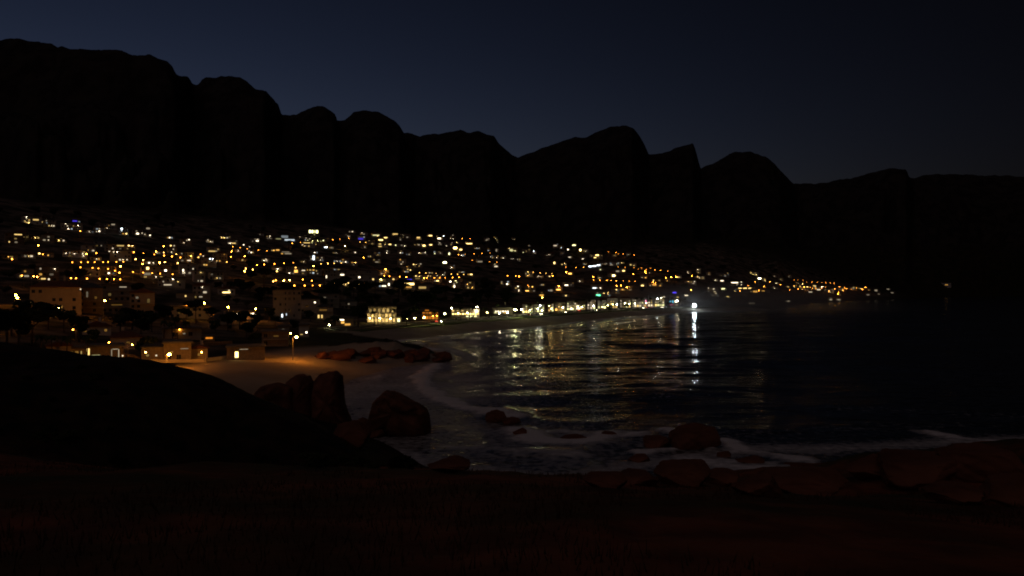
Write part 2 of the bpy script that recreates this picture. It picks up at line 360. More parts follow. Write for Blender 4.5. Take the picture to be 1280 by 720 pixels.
#@@TOWN
# ------------------------------------------------------------------ lights read off the photograph; leading LAMPS entries are added to fill the far right: column,row,colour,level[,width,height in photo pixels]
WIN = """34,271.5,w,3 32.5,277,y,2 36.5,278.5,y,3 44,274.5,y,2,6,1.5 51,277.5,y,2,4,1 58.5,276,w,1 64,282,w,2 83,280,w,2 85,282.5,w,2 86,286,w,3 91.5,282.5,y,1
96.5,281.5,w,3 93.5,277,b,2,5,3 111.5,289.5,w,2 121,289.5,w,2 124,289,w,3 134.5,285,w,2 141,280.5,w,1,4,1.5 152.5,286,c,4 152,288.5,c,2 157.5,292,y,3 22,293,y,2,8,1 28,296,y,3,4,1.5 44,297,y,3
60.5,300,w,2 73.5,300.5,y,3 12.5,302.5,y,2 150,307,y,2,8,1.4 126.5,307,w,1 50,317,y,3 59.5,319,a,2 36,320,y,2 10.5,321,a,2 84,316.5,w,2 88,316,w,1 93,317,w,2 102.5,317,w,2 103,319.5,w,2 110,313,a,2
120.5,323.5,w,2 137.5,314.5,w,2 145,314,c,3 147,315,w,3 143,315,w,2 158,314.5,w,2 153.5,324.5,w,2 158,324.5,w,2 136,341.5,w,3 66,335.5,w,3 67.5,336,w,2 52,336,w,1 113,343,a,1 33,345,w,1,5,2 61,349,w,2 55,348.5,y,2,5,1
172,292,w,3,3,1.5 178,291.5,w,2 181,293,w,2 187,294,w,3 185,285.5,w,1,4,2 212,297,w,3 236,299.5,w,3 230,303.5,w,2 260,300,w,2 263,302,w,2 277,297,y,3 280.5,297,y,3 286.5,296,y,1 288,304,w,3 292,304,y,2,5,1 304.5,306,w,3
312,308.5,w,2 316,301.5,w,1 311.5,314,w,2 314,315.5,w,3 161,307,y,3 165,307,y,3 213.5,307,y,3 199,316,w,1 214.5,315,w,2 227.5,317,w,1 254,320,w,2 265,314,y,2,8,1.2 272,311.5,y,2 298,313.5,w,2 303,325,y,2 262.5,323.5,c,3
265.5,323.5,c,4 271,326,y,2 280,318,a,1 186.5,328.5,w,3 191,328.5,w,2 236,325.5,w,2,4,1 240,333,w,3,1.6,5 241,336,w,2 255.5,331,y,2 229.5,338,w,3,1.5,3 231,341,w,2 185.5,335.5,y,3,3,3 206,334,y,2,2.6,3 206,338,w,3,2.6,2
251,340.5,y,2 185,342.5,w,1,8,3 195,346,w,2 216,349,w,3,3,1.5 271,347.5,y,2 210,356,w,2,9,1.2 222,352,y,2 253,359,w,2,3,2 248,351,w,1 205,352,w,1 283,365.5,y,3,9,1 286,363,w,2 232,370,y,2 251,371,w,1,4,1.2
321.5,301,w,3,3,1.3 337.5,295.5,w,3 335,298,w,1 325,293,w,1 348,298.5,g,1,6,1 356,296,c,1,8,3 362,300,c,2,12,2 368.5,299.5,c,3,4,3 375,296,w,2 387.5,289.5,g,3,2,3.4 390.5,289.5,g,3,2,3.4 393.5,289.5,g,2,2,3.4 396.3,289.5,g,3,2,3.4 393,293.5,g,2 384.5,300,g,2 387,298.5,w,2
391,301,g,3 394,300,g,3 397,300.5,g,3 401,301.5,g,2 404,300.5,g,3 407,300.5,g,3 383.5,303.5,y,2,8,1 390,303.5,g,2 378,306,w,2 381,307.5,w,2 391,305.5,y,2 395,305.5,y,2 406.5,309,c,4 408.5,309,c,4 414,309.5,w,2 420.5,316,w,2 444,315.5,w,3 451,298.5,b,2,6,2 435,295.5,w,2 437,289.5,w,2 440.5,289.5,w,3
452.5,291,w,2 455,292.5,w,2 470,294,g,2,8,1 472,295,y,3 476,300,y,3,5,1.2 475,305,y,2,3,1 475,308,y,2,4,1.2 461.5,301,y,2 465,304.5,y,2 456,309,w,2 463,320.5,y,2 471,318.5,y,2 471,327.5,w,1,4,1 393,315.5,w,3 392,323.5,c,3,2.4,7 400.5,325,w,2 379.5,327,w,2
421.5,326.5,w,2 432,327.5,w,3 442,331,w,1 347,312.5,a,2,4,1.4 342.5,313,a,3 357,315,w,1,9,1.2 360,317,w,1,8,1.2 330,325.5,w,3 332.5,324,w,2 347,336,w,3 369.5,334.5,a,3 370,339,a,3,4,3.4 362,341.5,w,3 375,341,w,2 379,338,w,2,4,1 388,341,w,1 397,342,w,1 421.5,337,w,1
466.5,338.5,y,3 476.5,349.5,y,4 477,342,w,2 482,297,y,3,4,1 494,292.5,y,2,6,1.2 491.5,294,y,2 503.5,293,w,3 500.5,299.5,w,2 510,296.5,w,1 523,297,y,2,4,1.6 524,298.7,y,2 538,294.5,y,3,4,1.2 546,295.5,y,2 554.5,295,c,4 549,298,w,3,4,1.4 551.5,299.5,w,2 566,294,w,2 563.5,298,w,3 566.5,298,w,3 565,303.5,w,2 571,303,y,3
586.5,304.5,y,3,7,1 481,305,y,3 487.5,305.5,y,3,3,1 494.5,306.5,g,3 502,306.5,w,2 506,307,w,3 518.5,306,y,2 522,305.5,y,2 525.5,305.5,y,2 528,305.5,y,2 530,307,y,3,3,1.6 538.5,306,y,3,3,1.2 548.5,305.5,w,2 558,307.5,w,3 569,310,y,4,4,2 576,312,y,3,3,1.2 595.5,309.5,w,2 598.5,310.5,w,2 619.5,298.5,w,3 609,300,w,2 621.5,302,w,2 612,313,w,1
620.5,313.5,w,1,1.4,3 614,321,w,3 620.5,322,w,3 629,322.5,w,3 639,323.5,w,2 636,310,y,3 639,313,g,2,4,3 483,316,w,3 500.5,316,w,3 511.5,318,w,2 524,316,w,3 531,315.5,w,3 528,316.5,w,1 543.5,317,g,3 550.5,316.5,w,2 561.5,317.5,g,3,1.4,2.4 577,319,w,3 556,328,g,4,4,1.4 500.5,324.5,a,2
501.5,330,w,2 483,339,a,3 517,330.5,y,3 520.5,330.5,y,3 524,332.5,y,2 509,333.5,a,2 513,337.5,y,3 505.5,339.5,y,2 564.5,334.5,w,3 577.5,340,w,2 589,343,y,3,3,1 537,341,w,2 520,345,y,3 524.5,345,y,3 535,345,y,2 538,345,y,2 546.5,344.5,w,2 553,343.5,w,3 522,348,y,1,6,2 528.5,350.5,y,2 547,351,y,3,3,1 563,352,w,4
569.5,351,g,3 572.5,350,y,3 571,353,g,2 568,358,w,3,1.4,3 584.5,355.5,a,3 587.5,353,y,2 590.5,359.5,a,3 486,355.5,w,3,1.6,3 480,357.5,w,3,5,1 618,330,g,2 620,333,w,2,4,1.4 600,327,w,1,6,1.6 627,354,y,2 634,355,w,4 642,299.5,w,2 642,312,g,4 644,313.5,g,3 654,315.5,g,3 658,314,y,2 661.5,312,y,2 661,307,y,2
667,314,c,4 669,316.5,w,2 641,323.5,w,3 649.5,326,w,1 683,319,w,2 687,317.5,w,3 690.5,317.5,w,3 694,320,w,2 694,307,w,2,4,1 701.5,309.5,c,3 710,312.5,w,3,1.4,2.4 717.5,306.5,g,3,4,1 725.5,312.5,y,4,2,2 732.5,313.5,w,3 703.5,316.5,w,1 711.5,321.5,w,2,4,1 729.5,324,w,3,4,1.2 693,329,y,3,1.6,2.4 702.5,330.5,y,3
706,329.5,y,3 731,330,w,2 739.5,319.5,y,2 746.5,319,y,3,4,1.4 744,322,y,3,3,1 751,320,y,3 769,319.5,y,2 785,318,w,2 738,333,c,3,4,1.2 743,332.5,c,3,4,1.2 748,331.5,c,3,4,1.2 753,330,w,2 758,329.5,w,2 763.5,331,w,2 750.5,337,g,3 770.5,330,g,2 773,328,g,2 777,328.5,y,3 788.5,331,y,3 792.5,331.5,y,3 779.5,338.5,y,3,3,1.4 772,339,w,1,4,1.6 767,344.5,y,4,3,1.8 764,343,y,2,4,1.4
660,339.5,y,3 659.5,344.5,a,3 661.5,343.5,a,3 672.5,345.5,w,3 675.5,345.5,w,2 687,345.5,y,3 712.5,342,a,3,4,1.4 750,347.5,w,2 724.5,351.5,w,3 708,356.5,w,3,4,1 714,356,w,1 647.5,358,w,3 648.5,363,w,3 661,358.5,a,3 665.5,358.5,a,3 659,363.5,a,3,4,1 677,356,w,2 698,362,a,3,5,1.2 689,363,w,1,3,2
743,360,c,3,4,1.2 746.5,360,w,2 750.5,360,w,3 787,358.5,a,3 770.5,362,y,3 778,362,a,3 770,366,a,2 787,362,a,2 707.5,369.5,y,3 677,369,a,2,5,1.4 748,369,G,3,5,1.4 747,366.5,w,2 755,366.5,y,3 760,366.5,y,3 812,341,w,2 802.5,347,w,2 807,347,a,3 817,350.5,y,3 824,350.5,y,2
848.5,346.5,y,3 834.5,351,a,2 803,357,y,3,3,1.2 813,357,w,2 818,356,a,2,5,1.6 824,357,a,2,4,1.4 860,341,w,3 873.5,336.5,w,4 873,340.5,y,3 872,346,y,3 874.5,347.5,w,3 879,346.5,w,2 860,352,y,3 868,352,w,3 866.5,354.5,w,2 886,343,w,2 898,345,w,2 901,345,y,2 907,344.5,y,2
909.5,341.5,y,2 894,350.5,w,3 902.5,351,w,3,3.6,1 918.5,353.3,w,3,8,1 926.5,352.5,w,3 924,356.3,w,3,6,1.2 925,360.3,y,3,4,1 931,360.3,y,3,4,1 937,360.3,y,3,4,1 904,361,g,3,4,1.4 918,364,y,3,3,1 886,360,w,3 892,361,w,3 894,364,w,3 895,367,w,3 891,369,w,2 895,369.5,y,3
908,371,y,3 910.5,371,y,3 939,340.5,y,3 941.5,343,y,4 945,343,y,4 949.5,348,w,4,3,1.4 956,350,y,3 967.5,345,w,2 975.5,350,w,2 986,346,w,2 970.5,354,w,3 968,360,w,4 985,358.5,y,3 993,358.5,y,3 996,354.5,y,3 999,354.5,w,2 1003,355,y,4 1000.5,358,y,3
1009,358.5,y,4 1003,361.5,y,3 1018,357.5,y,2,3,1.4 1020.5,359,y,3 1028,358.5,w,4 1023,362,w,2,4,1 1013,365,w,2,4,1 1037,362,w,3 1032,362,w,2 1038.5,365,w,3 1040,362,w,2 1047.5,362,w,3 1052.5,362,y,3 1049,368.5,a,3 953,363.7,a,2,5,1 958,363.7,a,2,5,1
944,364.5,a,2,5,2 985.5,376.5,w,2,3,.8 941,379,w,1,4,.8 1075.5,360.5,w,3 1085.5,362.5,y,2 1099,367.5,w,3 1095,363.5,w,1,3,2 1110,361.5,w,1,3,1 1115,366,w,1,3,1 1038.5,374.5,w,2,3,.9 1048.5,374.5,w,2,3,.9 1085,368.5,w,1,3,1 1062,360.5,y,3 1067,359.3,y,3"""
LAMPS = """962,352,o,3 975,356,o,3 988,362,o,3 992,357,o,2 1016,361,o,3 1026,360.5,o,3 1032,359,o,2 1036,364,o,3 1043,361,o,3 1055,359.5,o,3 1064,361.5,o,2 1070,360,o,3 1078,362,o,3 935,357,o,2 944,352,o,2 955,358,o,3 152.5,286,c,2 53.5,318,o,1 49,307,o,3 109,317.5,o,3 149,333,o,4 203.5,308,o,3 194,314.5,o,3 250,318,o,1 289.5,314.5,o,3 305.5,320.5,o,3 177.5,330,o,3 201.5,328.5,o,4 306,339,o,4 308.5,342,o,3 455,322,o,3 392,332.5,o,4 483,336.5,o,4
649.5,345.5,o,3 690,345,o,3 708.5,340.5,o,4 741,346,o,3 698,358,o,4 782.5,359.5,o,4 777,357,o,3 791,343,o,3 806.5,339.5,o,4 807.5,341.5,o,3 831.5,347.5,o,3 839,346.5,o,4 845,346.5,o,4 817,352.5,o,3 865,362.5,o,4 865,345,o,3 1006,359,o,4 1048.5,358.5,o,3
1048.5,365,o,3 1046,367.5,o,4 1053.5,363,o,3 1058.5,361,o,3 1081,359.3,o,4 1013,359,o,2 998,361,o,3 432,307.5,y,4 677,372,o,4 13.5,324,o,2 120,316.5,o,2 288,321,o,2 660,357,o,2 820,354,o,2 925,364,o,3 948,363,o,3 770.5,357.5,o,3 151,341,o,2 1020,360.5,o,2 345,350.5,o,2 357,350,o,2 380,349.5,o,2 390,351,o,2
19,369,o,4 25.5,372.5,o,4 129.5,376,o,4 235.5,380.5,o,4 245.5,380.5,o,4 254.5,379,o,4 285.5,384,o,4 319.5,386,o,4"""
# promenade: white and greenish lamps on the beach front; leading entries added to brighten the lawn strip
PROM = """505,402,y,3 519,400,g,3 531,398,y,3 558,394,g,3 573,392,y,3 584,391,g,3 609,390,y,3 662,388,g,3 691,386,y,3 722,384,g,3 767,381,y,3 788,380,g,3 808,379,w,3 565,385,w,3 596,384,w,3 598,388.5,w,4 627,395,w,4 635,394.5,w,3 641,387,g,4 645,389,g,3 654,393,w,4 671,387,g,3 677,382,c,4 676,391,g,4 686,383,y,3 702,389,g,4 715,386,y,3 728,384,g,3 740,382,w,4 751,385,y,3 760,386,g,3 772,380,c,4 781.5,379,w,4 794,379,w,3 820,371.5,c,4 827.5,371,w,3 846,376.5,w,4"""

EMW = {1: .32, 2: 1.2, 3: 4.2, 4: 14}
EML = {1: 14, 2: 34, 3: 90, 4: 210}
def parse(s):
    out = []
    for t in s.split():
        a = t.split(','); out.append([float(a[0]), float(a[1]), a[2], int(a[3]), float(a[4]) if len(a) > 4 else None, float(a[5]) if len(a) > 5 else None])
    return out
LNAME = {'w': 'pale', 'c': 'cool white', 'y': 'yellow', 'a': 'amber', 'o': 'orange', 'g': 'greenish', 'b': 'blue', 'p': 'pink', 't': 'turquoise', 'G': 'green', 'r': 'red'}
ORD = ['', 'second', 'third', 'fourth', 'fifth', 'sixth', 'seventh', 'eighth', 'ninth', 'tenth', 'eleventh', 'twelfth', 'thirteenth', 'fourteenth', 'fifteenth', 'sixteenth', 'seventeenth', 'eighteenth', 'nineteenth', 'twentieth', 'twenty-first', 'twenty-second', 'twenty-third', 'twenty-fourth', 'twenty-fifth', 'twenty-sixth', 'twenty-seventh', 'twenty-eighth', 'twenty-ninth', 'thirtieth', 'thirty-first', 'thirty-second', 'thirty-third']
PEAKS = [(230, 'long plateau bluff'), (352, 'stepped bluff'), (425, 'small knob'), (507, 'rounded knob'), (645, 'low flat crest'), (812, 'tallest hump'), (876, 'slanted fin'), (995, 'round dome'), (1400, 'low long ridge')]
def peak(u): return next(n for e, n in PEAKS if u < e)
TOPV = [(0, 268), (180, 280), (320, 288), (560, 288), (700, 300), (800, 318), (930, 338), (1120, 356)]
BOTV = [(0, 372), (320, 385), (420, 385), (560, 385), (700, 375), (820, 368), (930, 372), (1120, 372)]
def tier(u, v):
    a = np.interp(u, *zip(*TOPV)); b = np.interp(u, *zip(*BOTV)); q = (v - a) / (b - a)
    return 'on the topmost houses row' if False else ('topmost rows' if q < .25 else 'upper slope' if q < .5 else 'middle slope' if q < .75 else 'lower slope')
pending = []          # (object, look, u, v): labels are made unique at the end
def want(o, look, u, v, where=None): pending.append((o, look, u, v, where or '%s below %s' % (tier(u, v), peak(u))))
def finish_labels():
    groups = {}
    for p in pending: groups.setdefault((p[1], p[4]), []).append(p)
    for (look, where), ps in groups.items():
        ps.sort(key=lambda p: p[2]); n = len(ps)
        for i, p in enumerate(ps):
            if n == 1: lab = '%s, %s' % (look, where)
            elif i == 0: lab = '%s, %s, leftmost' % (look, where)
            elif i == n - 1: lab = '%s, %s, rightmost' % (look, where)
            else: lab = '%s, %s, %s from left' % (look, where, ORD[i])
            p[0]['label'] = lab

NUM = ['no', 'one', 'two', 'three', 'four', 'five', 'six', 'seven', 'eight', 'nine', 'ten']
_wm = {}; _wl = {}
def window_mesh(w, h, pane, bars):
    k = (round(w, 1), round(h, 1), pane.name, bars)
    if k not in _wm:
        b = MB(); w, h = k[0], k[1]
        b.box(-w / 2 - .08, w / 2 + .08, -.06, .04, -h / 2 - .08, -h / 2, M_FRAME); b.box(-w / 2 - .08, w / 2 + .08, -.06, .04, h / 2, h / 2 + .08, M_FRAME)
        b.box(-w / 2 - .08, -w / 2, -.06, .04, -h / 2, h / 2, M_FRAME); b.box(w / 2, w / 2 + .08, -.06, .04, -h / 2, h / 2, M_FRAME)
        for i in range(1, bars): x = -w / 2 + w * i / bars; b.box(x - .03, x + .03, -.055, -.015, -h / 2, h / 2, M_FRAME)
        b.quad((-w / 2, -.01, -h / 2), (w / 2, -.01, -h / 2), (w / 2, -.01, h / 2), (-w / 2, -.01, h / 2), pane)
        _wm[k] = b.mesh('window')
    return _wm[k]
def roof_mesh(kind, W, D, z, m):
    b = MB(); o = .45; x0, x1, y0, y1 = -W / 2 - o, W / 2 + o, -o, D + o
    if kind == 'flat':
        b.box(x0, x1, y0 - .5, y1, z, z + .32, m); b.box(x0 + .3, x1 - .3, y0, y1 - .3, z + .323, z + .55, m)
    elif kind == 'hip':
        h = min(W, D) * .22; e = min(W, D) * .45; b.box(x0, x1, y0, y1, z, z + .15, m); q = z + .153
        A, Bq, Cq, E_ = (x0, y0, q), (x1, y0, q), (x1, y1, q), (x0, y1, q); ym = (y0 + y1) / 2
        P, R_ = (x0 + e, ym, q + h), (x1 - e, ym, q + h)
        b.poly((A, Bq, R_, P), m); b.poly((Cq, E_, P, R_), m); b.poly((Bq, Cq, R_), m); b.poly((E_, A, P), m)
    else:
        h = W * .20; b.box(x0, x1, y0, y1, z, z + .12, m); q = z + .123
        b.poly(((x0, y0, q), (x1, y0, q), (0, y0, q + h)), m); b.poly(((x1, y1, q), (x0, y1, q), (0, y1, q + h)), m)
        b.poly(((x0, y0, q), (0, y0, q + h), (0, y1, q + h), (x0, y1, q)), m); b.poly(((x1, y0, q), (x1, y1, q), (0, y1, q + h), (0, y0, q + h)), m)
    return b.mesh('roof')
def house(P, u, v, W, Hh, D, wins, name='house', cat='house', group='houses on the hillside above the beach', yaw=None, wall=None, roofk=None, nst=None, look=None, where=None, dark=True, storey=2.9):
    """wins: (x, z, w, h, colour, strength) on the seaward face"""
    wi = rnd.choice([0, 0, 1, 2, 3, 4, 4]) if wall is None else wall
    rk = rnd.choice(['flat', 'flat', 'flat', 'hip', 'gable']) if roofk is None else roofk
    yw = -math.atan2(P.x, P.y) + rnd.uniform(-.18, .18) if yaw is None else yaw
    t = thing(name, P, yw); tag(t, None, cat, group)
    b = MB(); b.box(-W / 2, W / 2, 0, D, -4.5, Hh, WALLS[wi]); b.build('wall', t)
    rm = M_ROOF[0] if rk == 'flat' else rnd.choice(M_ROOF[1:])
    r = link('roof', roof_mesh(rk, W, D, Hh, rm), t)
    if rk != 'flat' and rnd.random() < .6:
        b = MB(); x = rnd.uniform(-.25, .25) * W; b.box(x - .4, x + .4, D * .6, D * .6 + .7, Hh, Hh + W * .2 + 1.3, WALLS[wi]); b.build('chimney', r)
    for (x, z, w, h, c, s) in wins:
        if w < 0:
            kk = (c, s)
            if kk not in _wl:
                b = MB(); b.box(-.06, .06, -.5, 0, .2, .28, M_DARKM); b.box(-.2, .2, -.62, -.32, .18, .24, M_DARKM); b.ball((0, -.47, 0), .17, emat(c, s), 8, 5, .85); _wl[kk] = b.mesh('wall_lamp')
            o = link('wall_lamp', _wl[kk], t); o.location = (x, -.012, z); continue
        o = link('window', window_mesh(w, h, emat(c, s), max(1, int(w / 1.1))), t); o.location = (x, -.01, z)
    n = max(1, int(round(Hh / storey)))
    if dark:
        for i in range(n):
            for x in np.arange(-W / 2 + 1.3, W / 2 - 1, 2.6):
                z = (i + .5) * Hh / n
                if z > Hh - .8 or any(abs(x - a[0]) < (1.2 + abs(a[2])) / 2 + .35 and abs(z - a[1]) < (1.3 + a[3]) / 2 + .3 for a in wins) or rnd.random() < .45: continue
                o = link('window', window_mesh(1.2, 1.3, M_GLASS, 2), t); o.location = (x, -.01, z)
    for i in range(1, n):
        if rnd.random() < .7:
            z = i * Hh / n - .12
            if any(abs(z - a[1]) < a[3] / 2 + .3 for a in wins): continue
            b = MB(); b.box(-W / 2 + .3, W / 2 - .3, -1.2, -.12, z, z + .14, M_RAIL)
            for x in np.linspace(-W / 2 + .35, W / 2 - .35, max(3, int(W / 2))): b.box(x - .03, x + .03, -1.16, -1.1, z + .143, z + .95, M_DARKM)
            b.box(-W / 2 + .3, W / 2 - .3, -1.17, -1.09, z + .953, z + 1.0, M_DARKM); b.build('balcony', t)
    if look is None:
        cs = {}
        for a in [a_ for a_ in wins if a_[5] > .95 or a_[2] < 0] or wins: cs[a[4]] = cs.get(a[4], 0) + 1
        c = max(cs, key=cs.get); k = sum(cs.values())
        look = '%s house, %s %s %s' % ({'flat': 'flat-roofed', 'hip': 'hip-roofed', 'gable': 'gabled'}[rk], NUM[min(k, 10)], LNAME[c], 'light' if k == 1 else 'lights')
    want(t, look, u, v, where)
    return t

# ------------------------------------------------------------------ the hillside houses, from the shore up
wl = parse(WIN); wl.sort(key=lambda a: -a[1]); used = [False] * len(wl)
NH = 0
for i, a in enumerate(wl):
    if used[i]: continue
    P = ray(a[0], a[1], 1.6); sc = F / P.y                     # photo pixels per metre here
    Wmax = 19 * sc if P.y > 700 else 13 * sc
    hpx = 6.6 * sc
    mem = [i]; lo = hi = a[0]
    for j in range(i + 1, len(wl)):
        if used[j]: continue
        b_ = wl[j]
        if a[1] - b_[1] > hpx: break
        if b_[0] > lo - 7.5 * max(1, sc) and b_[0] < hi + 7.5 * max(1, sc) and max(hi, b_[0]) - min(lo, b_[0]) < Wmax:
            mem.append(j); lo = min(lo, b_[0]); hi = max(hi, b_[0])
    for j in mem: used[j] = True
    lo = min(wl[j][0] - (wl[j][4] or 2) / 2 for j in mem); hi = max(wl[j][0] + (wl[j][4] or 2) / 2 for j in mem)
    uc = (lo + hi) / 2 + rnd.uniform(-1, 1)
    P = ray(uc, a[1], 1.6); sc = F / P.y
    W = (hi - lo) / sc + rnd.uniform(3, 7); W = max(W, rnd.uniform(8, 12))
    wins = []
    zt = 0
    for j in mem:
        l = wl[j]; x = (l[0] - uc) / sc; z = (EYE + (V0 - l[1]) / F * P.y) - P.z
        w = (l[4] / sc) if l[4] else .95 + .35 * (l[3] > 2)
        h = (l[5] / sc) if l[5] else 1.0
        w = max(w, .9); h = min(max(h, .8), 5.5)
        z = max(z, h / 2 + .25); x = min(max(x, -W / 2 + w / 2 + .2), W / 2 - w / 2 - .2)
        st = EMW[l[3]] * (.55 if l[4] and l[4] * (l[5] or 1) > 10 else 1) * rnd.uniform(.8, 1.25)
        st = float('%.2g' % st)
        wins.append((x, z, w, h, l[2], st)); zt = max(zt, z + h / 2)  # lamplit wall strips in the list also become glowing windows
    keep = []
    for q in wins:
        if not any(abs(q[0] - k[0]) < (q[2] + k[2]) / 2 + .05 and abs(q[1] - k[1]) < (q[3] + k[3]) / 2 + .05 for k in keep): keep.append(q)
    nl = 0
    for i_, q in enumerate(keep):
        if q[2] < 2 and q[3] < 2 and rnd.random() < .6 and q[5] > .7: keep[i_] = (q[0], q[1], -.5, .5, q[4], float('%.2g' % (q[5] * 9))); nl += 1
    Hh = max(zt + .5, rnd.choice([3.1, 3.3, 6.0, 6.2]))
    for _ in range(rnd.choice([2, 2, 3, 4, 5])):  # extra dim lit windows added at random to thicken the lights
        w = rnd.uniform(.9, 2.2); q = (rnd.uniform(-W / 2 + 1.3, W / 2 - 1.3), rnd.choice([1.5, 1.5, 4.5]), w, 1.2, rnd.choice(['y', 'w', 'a', 'y', 'w', 'c']), rnd.choice([.1, .2, .35, .6, .9]))
        if q[1] < Hh - .8 and not any(abs(q[0] - k[0]) < (q[2] + abs(k[2])) / 2 + .3 and abs(q[1] - k[1]) < (q[3] + k[3]) / 2 + .3 for k in keep): keep.append(q)
    house(P, uc, a[1], W, Hh, rnd.uniform(7, 11), keep, yaw=-math.atan2(P.x, P.y) + rnd.uniform(-.12, .12)); NH += 1
print('HOUSES', NH)

# ------------------------------------------------------------------ street lamps
def lamp_proto(hh, c, s, r=.33, arm=1.4):
    t = thing('street_lamp'); tag(t, None, 'street lamp', 'street lamps on the hillside roads')
    b = MB(); b.tube((0, 0, -1), (0, 0, hh), .10, .06, M_METAL); b.build('pole', t)
    b = MB(); b.tube((0, 0, hh - .1), (0, -arm * .6, hh + .35), .05, .04, M_METAL, 6); b.tube((0, -arm * .6, hh + .35), (0, -arm, hh + .38), .04, .04, M_METAL, 6); b.build('arm', t)
    b = MB(); b.box(-.22, .22, -arm - .35, -arm + .35, hh + .32, hh + .46, M_METAL); hd = b.build('lamp_head', t)
    b = MB(); b.ball((0, -arm, hh + .05), r, emat(c, s), 10, 6, .8); b.build('bulb', hd)
    return t
_lp = {}
def put_lamp(u, v, c, lv, hh=7.5, name=None, group=None, look=None, where=None, P=None, r=None, em=1):
    P = P or ray(u, v, hh)
    k = (c, lv, hh, P.y > 500, r, em)
    if k not in _lp:
        _lp[k] = lamp_proto(hh, c, EML[lv] * (1 if P.y > 500 else 1.8) * em, r or (.36 if P.y > 500 else .30)); t = _lp[k]
    else: t = copy_tree(_lp[k])
    t.location = P; t.rotation_euler = (0, 0, -math.atan2(P.x, P.y) + rnd.uniform(-.9, .9))
    if group: t['group'] = group
    want(t, look or '%s street lamp' % LNAME[c], u, v, where)
    return t
for l in parse(LAMPS):
    if l[0] < 330 and l[1] > 365: continue
    put_lamp(*l[:4])
_pts = [(a[0], a[1]) for a in wl] + [(l[0], l[1]) for l in parse(LAMPS)]; _n = 0
for _ in range(400):                      # added strings of lamps, filling the slope with amber light
    if _n >= 150: break
    u = rnd.choice([rnd.uniform(2, 1050), rnd.uniform(2, 700)]); fr = rnd.uniform(.08, 1); stp = rnd.uniform(6.5, 12.5) * np.interp(u, [0, 600, 1100], [1.1, 1, .7]); sl = rnd.uniform(-.012, .012); c = rnd.choice(['o', 'o', 'o', 'a']); lv = rnd.choice([1, 1, 2, 2, 2, 3])
    for k in range(rnd.randint(3, 8)):
        u += stp * rnd.uniform(.8, 1.2); fr += sl; v = np.interp(u, *zip(*TOPV)) + (np.interp(u, *zip(*BOTV)) - 12 - np.interp(u, *zip(*TOPV))) * fr
        if fr < .05 or u > 1065 or any(abs(u - a) < 3.2 and abs(v - b_) < 2.2 for a, b_ in _pts) or (340 < u < 640 and v > 357) or (580 < u < 625 and v > 340) or (v > 350 and u < 335): continue
        put_lamp(u, v, c, max(1, lv - (rnd.random() < .3)), 6.5); _pts.append((u, v)); _n += 1
for u, v in ((19, 369), (25.5, 372.5)): put_lamp(u, v, 'o', 4, 8.0, look='orange street lamp of a close pair', where='near the picture edge', group='street lamps near the cove')
put_lamp(129.5, 376, 'o', 4, 8.0, look='lone orange street lamp', where='above the pale house with penthouse', group='street lamps near the cove')
for u, v in ((235.5, 380.5), (245.5, 380.5), (254.5, 379)): put_lamp(u, v, 'o', 4, 7.0, look='orange lamp of a row of three', where='along the cove road', group='street lamps near the cove')
for u, v in ((285.5, 384), (319.5, 386)): put_lamp(u, v, 'o', 4, 7.0, look='orange street lamp', where='at one end of the string-lit terrace', group='street lamps near the cove')

# ------------------------------------------------------------------ beach road: offset curves of the main beach
i0 = next(i for i, p in enumerate(COAST) if tuple(p) == (-60, 379)); i1 = next(i for i, p in enumerate(COAST) if tuple(p) == (330, 1000))
bc = COAST[i0:i1 + 1]
seg = np.hypot(*np.diff(bc, axis=0).T); cum = np.concatenate([[0], np.cumsum(seg)])
sv = np.arange(0, cum[-1], 5.0); bx = np.interp(sv, cum, bc[:, 0]); by = np.interp(sv, cum, bc[:, 1])
def smooth(a, n=9):
    p = np.pad(a, n, mode='edge'); k = np.ones(2 * n + 1) / (2 * n + 1); return np.convolve(p, k, 'valid')
bx = smooth(smooth(bx)); by = smooth(smooth(by))
tx = np.gradient(bx); ty = np.gradient(by); tl = np.hypot(tx, ty); tx /= tl; ty /= tl
TANG = np.stack([tx, ty], -1)
def off(d): return np.stack([bx - ty * d, by + tx * d], -1)
def strip(name, d0, d1, lift, mat_, skirt=0, i0=0, i1=None, n=5):
    ds = np.linspace(d0, d1, n); X_ = np.stack([off(d)[i0:i1, 0] for d in ds]); Y_ = np.stack([off(d)[i0:i1, 1] for d in ds])
    Zm = height(off((d0 + d1) / 2)[i0:i1, 0], off((d0 + d1) / 2)[i0:i1, 1])
    Z_ = np.maximum(height(X_, Y_), Zm[None]) + lift
    if skirt:
        X_ = np.concatenate([X_[:1], X_, X_[-1:]]); Y_ = np.concatenate([Y_[:1], Y_, Y_[-1:]]); Z_ = np.concatenate([Z_[:1] - skirt, Z_, Z_[-1:] - skirt])
    me = grid_mesh(name, X_[::-1], Y_[::-1], Z_[::-1]); me.polygons.foreach_set('use_smooth', np.zeros(len(me.polygons), bool)); me.materials.append(mat_)
    o = link(name, me); return o
M_ASPH = mat('asphalt', (.05, .05, .052), .9, .3, .2, 3); M_PAVE = mat('paving', (.30, .28, .25), .85, .2, .15, 2); M_LINE = mat('road_paint', (.75, .75, .72), .7); M_LAWN = mat('lawn_grass', (.09, .13, .04), .9, .2, .3, 1.2)
M_WWALL = mat('sea_wall_plaster', (.60, .57, .50), .9, .2, .12, 1)
tag(strip('lawn', 27, 34.5, .06, M_LAWN, .3), kind='structure')
tag(strip('pavement', 35.2, 39, .22, M_PAVE, .5), kind='structure')
tag(strip('road', 39, 49, .09, M_ASPH, .3), kind='structure')
tag(strip('pavement', 49, 53.5, .23, M_PAVE, .5), kind='structure')
Zr_ = height(*off(44).T)
